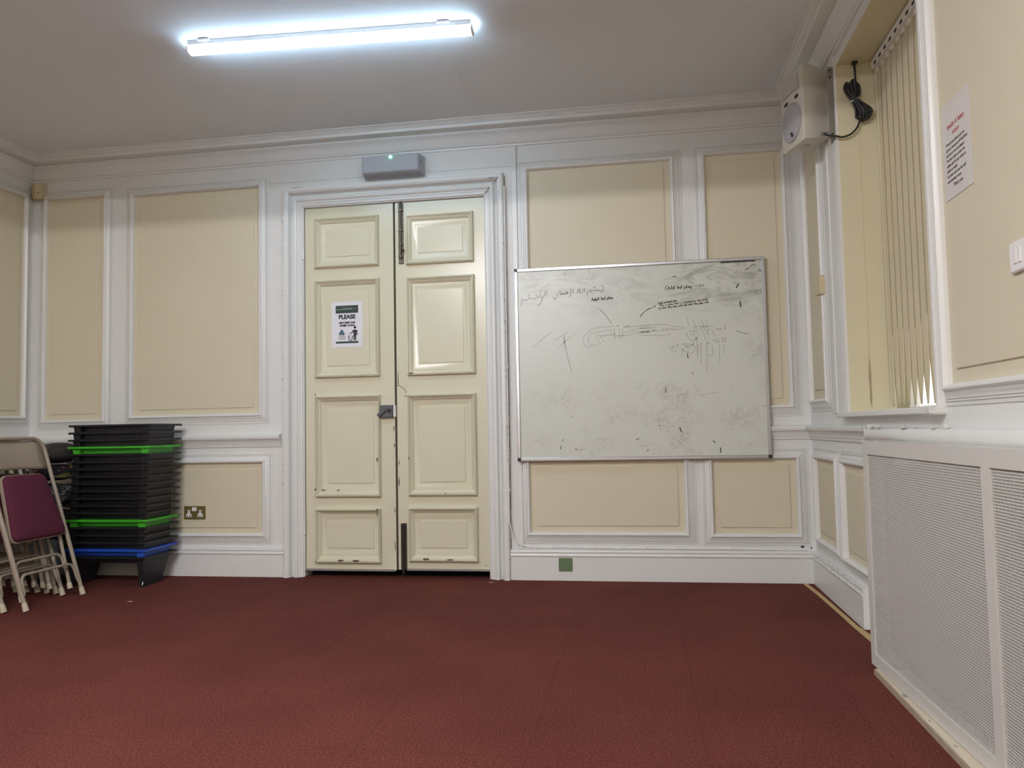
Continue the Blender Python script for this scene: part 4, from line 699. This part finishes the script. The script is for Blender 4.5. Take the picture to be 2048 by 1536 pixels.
# ================================================================== BLINDS
bl = thing('vertical_blind', (2.37,-1.445,2.56), 'cream vertical louvre blind in the window recess', 'blind')
b = MB(); b.cbox(2.345,2.385,-2.0,-.905,2.598,2.640,.003); b.build('head_rail', M_white_plastic, bl)
pitch = .0745; k = 0; y = -.935
while y > -1.99:
    c = MB(); nz = 40; z1, z0 = 2.590, .990
    bot = (-.09,-.18,-.19,-.23,-.22,-.24,-.26,-.28,-.22,-.20,-.2,-.18,-.2,-.18,-.2)[min(k,14)]
    top = (1.0,1.113,1.115,1.105,1.097,1.10,1.111,1.186,1.2,1.15,1.15,1.15,1.15,1.15,1.15)[min(k,14)]
    rows = []
    for i in range(nz+1):
        t = (i/nz)**.8; z = z1+(z0-z1)*t
        ang = .006 + .002*math.sin(5*t+k)
        if z < top+.25: ang = ang + (-.041-ang)*min(1,(top+.25-z)/.25)
        if z < top: ang = -.041 + (bot+.041)*(top-z)/(top-z0)
        hi = max(0,(z-(z1-.14))/.14); wd = .0425*(1-.22*hi**1.5)
        ca, sa = math.cos(ang), math.sin(ang)
        rows.append([(2.366+sa*s_*wd+.0004*(1-(s_)**2), y-ca*s_*wd, z) for s_ in (-1,-.5,0,.5,1)])
    c.grid(rows)
    o = c.build('louvre', M_blind, bl, smooth=60)
    sm = o.modifiers.new('thickness','SOLIDIFY'); sm.thickness=.0003
    c = MB(); c.cbox(2.360,2.370,y-.012,y+.012,2.572,2.599,.002); c.build('louvre_hanger', M_clear, bl)
    y -= pitch; k += 1
for i in range(14):
    yy = -.955-i*pitch; c = MB(); c.box(2.3440,2.3465,yy-.034,yy-.004,2.600,2.612); c.build('rail_slot', M_ink, bl)

# ================================================================== LOUDSPEAKER
a_ = math.radians(16)
sp = thing('wall_speaker', (2.045,-.835,2.315), 'white loudspeaker on a wall bracket beside the window', 'loudspeaker')
# local frame: f along the front (0 near edge, W far edge), d depth from the front face, z up
SPW, SPD, SPH = .235, .165, .385
def MS(f, d, z): return (2.045 + f*(-math.sin(a_)) + d*math.cos(a_), -.835 + f*math.cos(a_) + d*math.sin(a_), 2.315+z)
b = MB(); rows=[]
for d, i0, zt, zb in ((0,.006,.378,.006),(.004,.001,.384,.001),(.012,0,.385,0),(.05,0,.381,.003),(.10,.010,.368,.012),(.150,.022,.352,.020),(SPD,.030,.345,.026)):
    z0_, z1_ = zb, zt; f0, f1 = i0, SPW-i0; c_ = .014
    rows.append([MS(f,d,z) for f,z in ((f0+c_,z0_),(f1-c_,z0_),(f1-.003,z0_+.004),(f1,z0_+c_),(f1,z1_-c_),(f1-.004,z1_-.004),(f1-c_,z1_),(f0+c_,z1_),(f0+.004,z1_-.004),(f0,z1_-c_),(f0,z0_+c_),(f0+.003,z0_+.004))])
b.grid(rows, closed=True, cap=True); b.build('cabinet', M_speaker, sp, smooth=35)
b = MB(); 
for i in range(1): b.lathe([(.098,.0),(.098,.006),(.094,.010),(.091,.006),(.070,.012),(.035,.016),(.001,.017)], lambda a,q,h: MS(SPW/2+a,-h,.125+q), 32)
b.build('woofer_grille', M_grille, sp, smooth=40)
b = MB(); rows=[]
for t,h in ((0,.001),(.0,.005),(.10,.005),(.14,.001)): rows.append([MS(f,-h,z) for f,z in ((.030+.1*t,.275+.1*t),(SPW-.030-.1*t,.275+.1*t),(SPW-.045-.1*t,.355-.1*t),(SPW/2,.368-.1*t),(.045+.1*t,.355-.1*t))])
b.grid(rows, closed=True); b.poly(rows[-1]); b.build('horn', M_horn, sp, smooth=20)
for f0 in (.040,.150):
    b = MB(); b.poly([MS(f0+.022+.022*math.cos(2*PI*k/14), -.0012, .240+.010*math.sin(2*PI*k/14)) for k in range(14)]); b.build('bass_port', M_cavity, sp)
b = MB(); cz = .058; b.poly([MS(SPW/2-.018+x,-.0185+.004,cz+z) for x,z in ((-.016,-.011),(.004,-.013),(.016,.011),(-.004,.013))]); bd = b.build('badge', M_ink, sp)
b = MB(); b.poly([MS(SPW/2-.018+x,-.0190+.004,cz+z) for x,z in ((-.005,-.004),(.002,-.005),(.005,.004),(-.002,.005))]); b.build('badge_mark', M_lock, bd)
b = MB(); b.lathe([(.026,0),(.026,.004),(.020,.006),(.018,.002),(.001,.002)], lambda a,q,h: MS(.12+a,.065+q,-.0-h+.004), 20); b.build('pole_socket', M_speaker, sp, smooth=40)
# bracket
b = MB(); b.box(2.1765,2.1785,-.884,-.800,2.285,2.642); b.box(2.150,2.178,-.884,-.880,2.285,2.642); b.box(2.12,2.178,-.875,-.83,2.322,2.328)
b.build('bracket', M_bracket, sp, bevel=.002)
for z in (2.31,2.625,2.59):
    b = MB(); b.lathe([(.005,0),(.005,.002),(.001,.003)], lambda a,q,h,z=z: (2.164+a,-.884-h,z+q), 8); b.build('bracket_screw', M_ink, sp)

# cable bundle hanging on the reveal
e = thing('cable_bundle', (2.27,-.905,2.29), 'black cable tied in a bundle beside the loudspeaker', 'cable')
YC = -.912
b = MB(); b.tube(smooth_path([(2.271,YC+.01,2.643),(2.271,YC,2.60),(2.272,YC,2.546),(2.275,YC-.004,2.51),(2.270,YC-.004,2.46)]), .0048, 8); b.build('lead', M_cable, e, smooth=60); b = MB()
b.tube(smooth_path([(2.285,YC-.003,2.362),(2.276,YC,2.335),(2.262,YC,2.312),(2.235,YC,2.290),(2.200,YC,2.281),(2.176,YC-.01,2.284),(2.150,YC+.02,2.300),(2.13,YC+.045,2.318)],5), .0048, 8)
b.build('lead', M_cable, e, smooth=60)
b = MB()
for i in range(10):
    t = (i-4.5)/4.5; yo = YC-.006-.010*(1-abs(t))*(i%2)-.006*(i%3==0)
    top = (2.250+t*.026+.004*random.uniform(-1,1), 2.545-abs(t)*.016+random.uniform(-.008,.008)); bot = (2.297+t*.026, 2.352+random.uniform(-.006,.008)-abs(t)*-.012)
    mid = (2.262+t*.011, 2.452)
    P_=[(mid[0]-.003,yo,mid[1]),(top[0]-.007,yo,top[1]-.035),(top[0]-.004,yo,top[1]-.006),(top[0]+.004,yo-.003,top[1]),(top[0]+.008,yo-.004,top[1]-.010),(top[0]+.009,yo-.003,top[1]-.04),(mid[0]+.004,yo-.003,mid[1]),(bot[0]+.008,yo-.003,bot[1]+.035),(bot[0]+.007,yo-.003,bot[1]+.006),(bot[0],yo,bot[1]),(bot[0]-.007,yo,bot[1]+.008),(bot[0]-.008,yo,bot[1]+.04),(mid[0]-.003,yo,mid[1])]
    b.tube(smooth_path(P_,4), .0056, 7)
b.build('coil', M_cable, e, smooth=60)
b = MB(); rows=[]
for k in range(14):
    t=2*PI*k/14; rows.append([(2.262+.022*math.cos(t)-.004*math.sin(t)*0, YC-.010+.013*math.sin(t), 2.452+dz+.010*math.cos(t)) for dz in (-.003,.003)])
rows.append(rows[0]); b.grid(rows); b.build('cable_tie', M_tie, e)
b = MB(); b.cbox(2.258,2.284,-.925,-.898,2.632,2.6445,.003); b.build('cable_entry', M_cable, e)

# ================================================================== STACK OF LOW DESKS
DW, DD, DH, T = .564, .330, .185, .013
def make_desk(m):
    d = thing('stacking_desk', (0,0,0), 'desk', 'desk', 'low plastic desks nested in a stack')
    b = MB(); c = .012
    # legs are open-topped tapered pockets, so the slab has a slot over each
    lx = [(-DW/2+.022,-DW/2+.074),(DW/2-.074,DW/2-.022)]; y0s, y1s = -DD/2+.016, DD/2-.040
    def slab(x0,x1,y0,y1): b.box(x0,x1,y0,y1,DH-T,DH)
    slab(-DW/2,lx[0][0],-DD/2,DD/2); slab(lx[1][1],DW/2,-DD/2,DD/2); slab(lx[0][1],lx[1][0],-DD/2,DD/2)
    for a0,a1 in lx: slab(a0,a1,-DD/2,y0s); slab(a0,a1,y1s,DD/2)
    b.box(lx[0][1],lx[1][0],-DD/2+.050,-DD/2+.054,DH-.044,DH-T)
    b.build('desk_top', m, d, bevel=.002)
    for k,(a0,a1) in enumerate(lx):
        b = MB(); rows=[]
        inn, out = (.003,.012) if k==0 else (.012,.003)
        # outer wall down, then across the base, inner wall up
        def ring(t, w_): 
            xa = a0 + .018*t + w_; xb = a1 - .018*t - w_
            ya = y0s + .016*t + w_; yb = y1s - .062*t - w_; z = (DH-.001)*(1-t) + (0 if t<1 else 0)
            return [(xa,ya,z),(xb,ya,z),(xb,yb,z),(xa,yb,z)]
        o1 = ring(0,0); o2 = ring(1,0); i2 = [(x,y,.0025) for x,y,z in ring(1,.0015)]; i1 = ring(0,.0015)
        b.grid([i1,o1,o2], closed=True); b.poly(o2); b.grid([i1,i2], closed=True); b.poly(i2)
        b.build('leg', m, d)
    return d
protos = {'k':make_desk(M_black),'g':make_desk(M_green),'b':make_desk(M_blue)}
order = 'kkkgkkkkkkkkkgkkkbk'
lab = ['topmost black plastic desk of the tall stack','second black desk down from the top of the stack','third black desk down, resting on the upper green desk','upper of the two green desks in the stack',
 'first black desk under the upper green one','second black desk under the upper green one','third black desk under the upper green one','fourth black desk under the upper green one','fifth black desk under the upper green one, middle of the black run','fifth black desk up from the lower green one','fourth black desk up from the lower green one','second black desk up from the lower green one','black desk resting directly on the lower green desk',
 'lower of the two green desks in the stack','black desk directly under the lower green desk','second black desk under the lower green one','black desk resting directly on the blue desk','bright blue desk near the bottom of the stack','bottom black desk of the stack, standing on the carpet on both legs']
lab[9]='sixth black desk under the upper green one'; lab[10]='seventh black desk under the upper green one'; lab[11]='eighth black desk under the upper green one'
used = set()
for i, ch in enumerate(order):
    lvl = len(order)-1-i
    if ch in used: o = copy_tree(protos[ch])
    else: o = protos[ch]; used.add(ch)
    o.location = (-2.023 -.0018*i + random.uniform(-.0003,.0003), -.257+random.uniform(-.0004,.0004), .045*lvl+.0003); o.rotation_euler = (0,0,random.uniform(-.0008,.0008))
    o['label'] = lab[i]
    if lvl == 0:
        s_ = MB(); s_.poly([(DW/2-.038,-DD/2+.0245,.012),(DW/2-.030,-DD/2+.0245,.016),(DW/2-.027,-DD/2+.0240,.032),(DW/2-.033,-DD/2+.0240,.034)]); s_.build('sticker', M_paper, o, local=True)

# ================================================================== FOLDING CHAIRS
LEAN = math.atan2(.295,.915)
d1 = V3((-math.sin(LEAN),0,math.cos(LEAN))); nv = V3((math.cos(LEAN),0,math.sin(LEAN)))
def PC(w_, l, n): 
    p = V3((0,w_,0)) + d1*l + nv*n; return (p.x,p.y,p.z)
def make_chair():
    c = thing('folding_chair', (0,0,0), 'chair', 'chair', 'folding chairs leaning in a row against the left wall')
    pts = [(-.214,.012)]+[(-.222,.86)]
    arc = lambda cx,cl,r_,a0,a1,n: [(cx+r_*math.cos(a0+(a1-a0)*k/n), cl+r_*math.sin(a0+(a1-a0)*k/n)) for k in range(n+1)]
    pts = [(.214,.012),(.220,.6),(.222,.87)] + arc(.142,.885,.080,0,PI/2,8) + arc(-.142,.885,.080,PI/2,PI,8) + [(-.222,.87),(-.220,.6),(-.214,.012)]
    b = MB(); b.tube([PC(w_,l,0) for w_,l in pts], .0118, 10); b.build('front_frame', M_beige, c, smooth=60)
    b = MB(); rows=[]
    for i in range(9):
        w_ = -.205+.41*i/8; bow = -.020*(1-(w_/.205)**2); low = .775+.012*(1-(w_/.205)**2)*1.2
        rows.append([PC(w_,low,bow-.004),PC(w_,low+.02,bow),PC(w_,.86,bow),PC(w_,.945,bow*.7),PC(w_,.955,bow*.7-.006)])
    b.grid(rows); o = b.build('backrest', M_beige, c, smooth=60); sm = o.modifiers.new('thickness','SOLIDIFY'); sm.thickness=.004
    # seat: beige pan with padded burgundy top
    def outline(hb, ht, l0, l1, r_):
        P=[]
        for (cx,cl,a0) in ((hb-r_,l0+r_,-PI/2),(ht-r_,l1-r_,0),(-ht+r_,l1-r_,PI/2),(-hb+r_,l0+r_,PI)): P += arc(cx,cl,r_,a0,a0+PI/2,5)
        return P
    def shrink(P,s_): 
        return [(w_*(1-s_/.19), .555+(l-.555)*(1-s_/.19)) for w_,l in P]
    O = outline(.196,.158,.368,.752,.035)
    b = MB(); b.grid([[PC(w_,l,n) for w_,l in shrink(O,s_)] for s_,n in ((.02,-.016),(.002,-.014),(0,-.008),(.001,.002),(.006,.004))], closed=True, cap=True); b.build('seat_pan', M_beige, c, smooth=50)
    b = MB(); b.grid([[PC(w_,l,n) for w_,l in shrink(O,s_)] for s_,n in ((.008,.003),(.006,.012),(.010,.022),(.025,.029),(.06,.033),(.12,.035))], closed=True, cap=True); b.build('seat_pad', M_burg, c, smooth=60)
    # rear legs, folded behind the front frame
    for s_ in (-1,1):
        b = MB(); b.tube([PC(s_*.198,.545,-.026),PC(s_*.192,.35,-.030),PC(s_*.180,.075,-.040)], .0105, 10); lg = b.build('rear_leg', M_beige, c, smooth=60)
        b = MB(); b.tube([PC(s_*.180,.095,-.039),PC(s_*.1795,.078,-.0398),PC(s_*.179,.060,-.0402)], [.0125,.0145,.0150], 10); b.build('foot_tip', M_tip, lg, smooth=60)
        b = MB(); b.cbox(-.012,.014,.520,.556,-.012,.012,.003, lambda w_,l,n,s_=s_: PC(s_*.230+w_*s_, l, n-.013)); b.build('pivot_clip', M_tip, c)
        b = MB(); b.tube([PC(s_*.2145,.05,0),PC(s_*.2142,.03,0),PC(s_*.214,.004,0)], [.0132,.0150,.0160], 10); b.build('foot_tip', M_tip, c, smooth=60)
    def rung(l_top, l_end, w_end, n):
        P=[(w_end,l_end)]+[(w_end-.006,l_end+.03)]+arc(w_end-.050,l_top-.042,.042,0,PI/2,6)+arc(-w_end+.050,l_top-.042,.042,PI/2,PI,6)+[(-w_end+.006,l_end+.03),(-w_end,l_end)]
        return [PC(w_,l,n) for w_,l in P]
    b = MB(); b.tube(rung(.195,.085,.205,.002), .0085, 9); b.build('front_stretcher', M_beige, c, smooth=60)
    b = MB(); b.tube(rung(.272,.16,.180,-.036), .0085, 9); b.build('rear_stretcher', M_beige, c, smooth=60)
    return c
ch0 = make_chair()
clab = ['front folding chair of the leaning row, burgundy padded seat fully visible','second folding chair back in the leaning row, top bar showing behind the first','third folding chair back in the leaning row','fourth folding chair back in the leaning row','fifth folding chair back in the leaning row','sixth folding chair back, in the shadow of the leaning row','rearmost folding chair, against the left wall']
for i,(dx,dw) in enumerate(((0,0),(-.105,-.032),(-.178,.004),(-.250,.020),(-.322,.030),(-.394,.030),(-.466,.030))):
    o = ch0 if i==0 else copy_tree(ch0)
    o.location = (-2.028+dx,-.842+dw,0.0); o['label'] = clab[i]

# ================================================================== CLOTH BUNDLES between the chairs and the desks
def blob(name, m, c, r, amp, seed, label, cat, fold=0, p=2.4, flat=True):
    b = MB(); n, k = 26, 40; rows=[]
    for i in range(n+1):
        th = -PI/2+PI*i/n; row=[]
        for q in range(k):
            ph = 2*PI*q/k
            sp_ = lambda v: math.copysign(abs(v)**(2/p), v)
            d = V3((sp_(math.cos(th))*sp_(math.cos(ph)), sp_(math.cos(th))*sp_(math.sin(ph)), sp_(math.sin(th))))
            q_ = V3((d.x*2.2+seed, d.y*2.2, d.z*2.2))
            s_ = 1+amp*noise.noise(q_)+amp*.5*noise.noise(q_*2.6)
            if fold: s_ += .05*math.sin(fold*d.z*3+2*noise.noise(q_))
            pt = V3((c[0]+d.x*r[0]*s_, c[1]+d.y*r[1]*s_, c[2]+d.z*r[2]*s_))
            pt.z = max(pt.z, c[2]-r[2]); row.append(pt)
        rows.append(row)
    b.grid(rows, closed=True)
    return tag(b.build(name, m, smooth=80), label, cat)
blob('cloth_bundle', M_greycloth, (-2.50,-.30,.150), (.14,.17,.146), .14, 1.7, 'grey crumpled cloth bundle on the floor beside the desk stack', 'cloth', 3)
blob('cloth_bundle', M_sack, (-2.50,-.30,.385), (.14,.17,.074), .09, 5.1, 'dark cloth bundle in the middle of the heap beside the desks', 'cloth', 3)
blob('cloth_bundle', M_zebra, (-2.48,-.31,.555), (.13,.16,.074), .08, 9.3, 'folded black and white patterned cloth behind the front chair', 'cloth', 4)
blob('cloth_bundle', M_floral, (-2.495,-.30,.697), (.135,.16,.050), .08, 3.3, 'dark floral printed cloth below the charcoal sack', 'cloth', 3)
blob('cloth_bundle', M_browncloth, (-2.70,-.15,.800), (.08,.08,.045), .08, 6.6, 'brown cloth at the back of the heap by the wall', 'cloth', 2)
blob('cloth_sack', M_sack, (-2.480,-.30,.822), (.130,.16,.064), .07, 2.2, 'charcoal cloth sack on top of the heap beside the desks', 'sack', 0, 2.1)

# ================================================================== LIGHT, WORLD, CAMERA
LAMP_STRENGTH = 30.0
M_lamp2.node_tree.nodes['Principled BSDF'].inputs['Emission Strength'].default_value = 238.0
M_lamp.node_tree.nodes['Principled BSDF'].inputs['Emission Strength'].default_value = LAMP_STRENGTH
wd = bpy.data.worlds.new('overcast_day'); sc.world = wd; wd.use_nodes = True
bg = wd.node_tree.nodes['Background']; bg.inputs['Color'].default_value = (1.0,.93,.89,1); bg.inputs['Strength'].default_value = 1.6

cam = bpy.data.cameras.new('camera'); co = bpy.data.objects.new('camera', cam); COL.objects.link(co)
F_PX, CP = 1563.118, V3((1.21357881,-4.7838441,.921601269))
yaw, pitch, roll = 1.62215487e-01, 5.70654610e-02, -1.93216102e-02
fw = V3((-math.sin(yaw)*math.cos(pitch), math.cos(yaw)*math.cos(pitch), math.sin(pitch))); r0 = V3((math.cos(yaw),math.sin(yaw),0)); u0 = r0.cross(fw)
Rv = r0*math.cos(roll)+u0*math.sin(roll); Uv = u0*math.cos(roll)-r0*math.sin(roll)
co.matrix_world = Matrix(((Rv.x,Uv.x,-fw.x,CP.x),(Rv.y,Uv.y,-fw.y,CP.y),(Rv.z,Uv.z,-fw.z,CP.z),(0,0,0,1)))
cam.sensor_width = 36; cam.lens = F_PX/2048*36; cam.clip_start = .02
sc.camera = co
sc.view_settings.view_transform = 'Standard'; sc.view_settings.look = 'None'; sc.view_settings.gamma = 1; sc.view_settings.use_curve_mapping = False
sc.view_settings.exposure = 0.22
sc.cycles.max_bounces = 12; sc.cycles.diffuse_bounces = 8
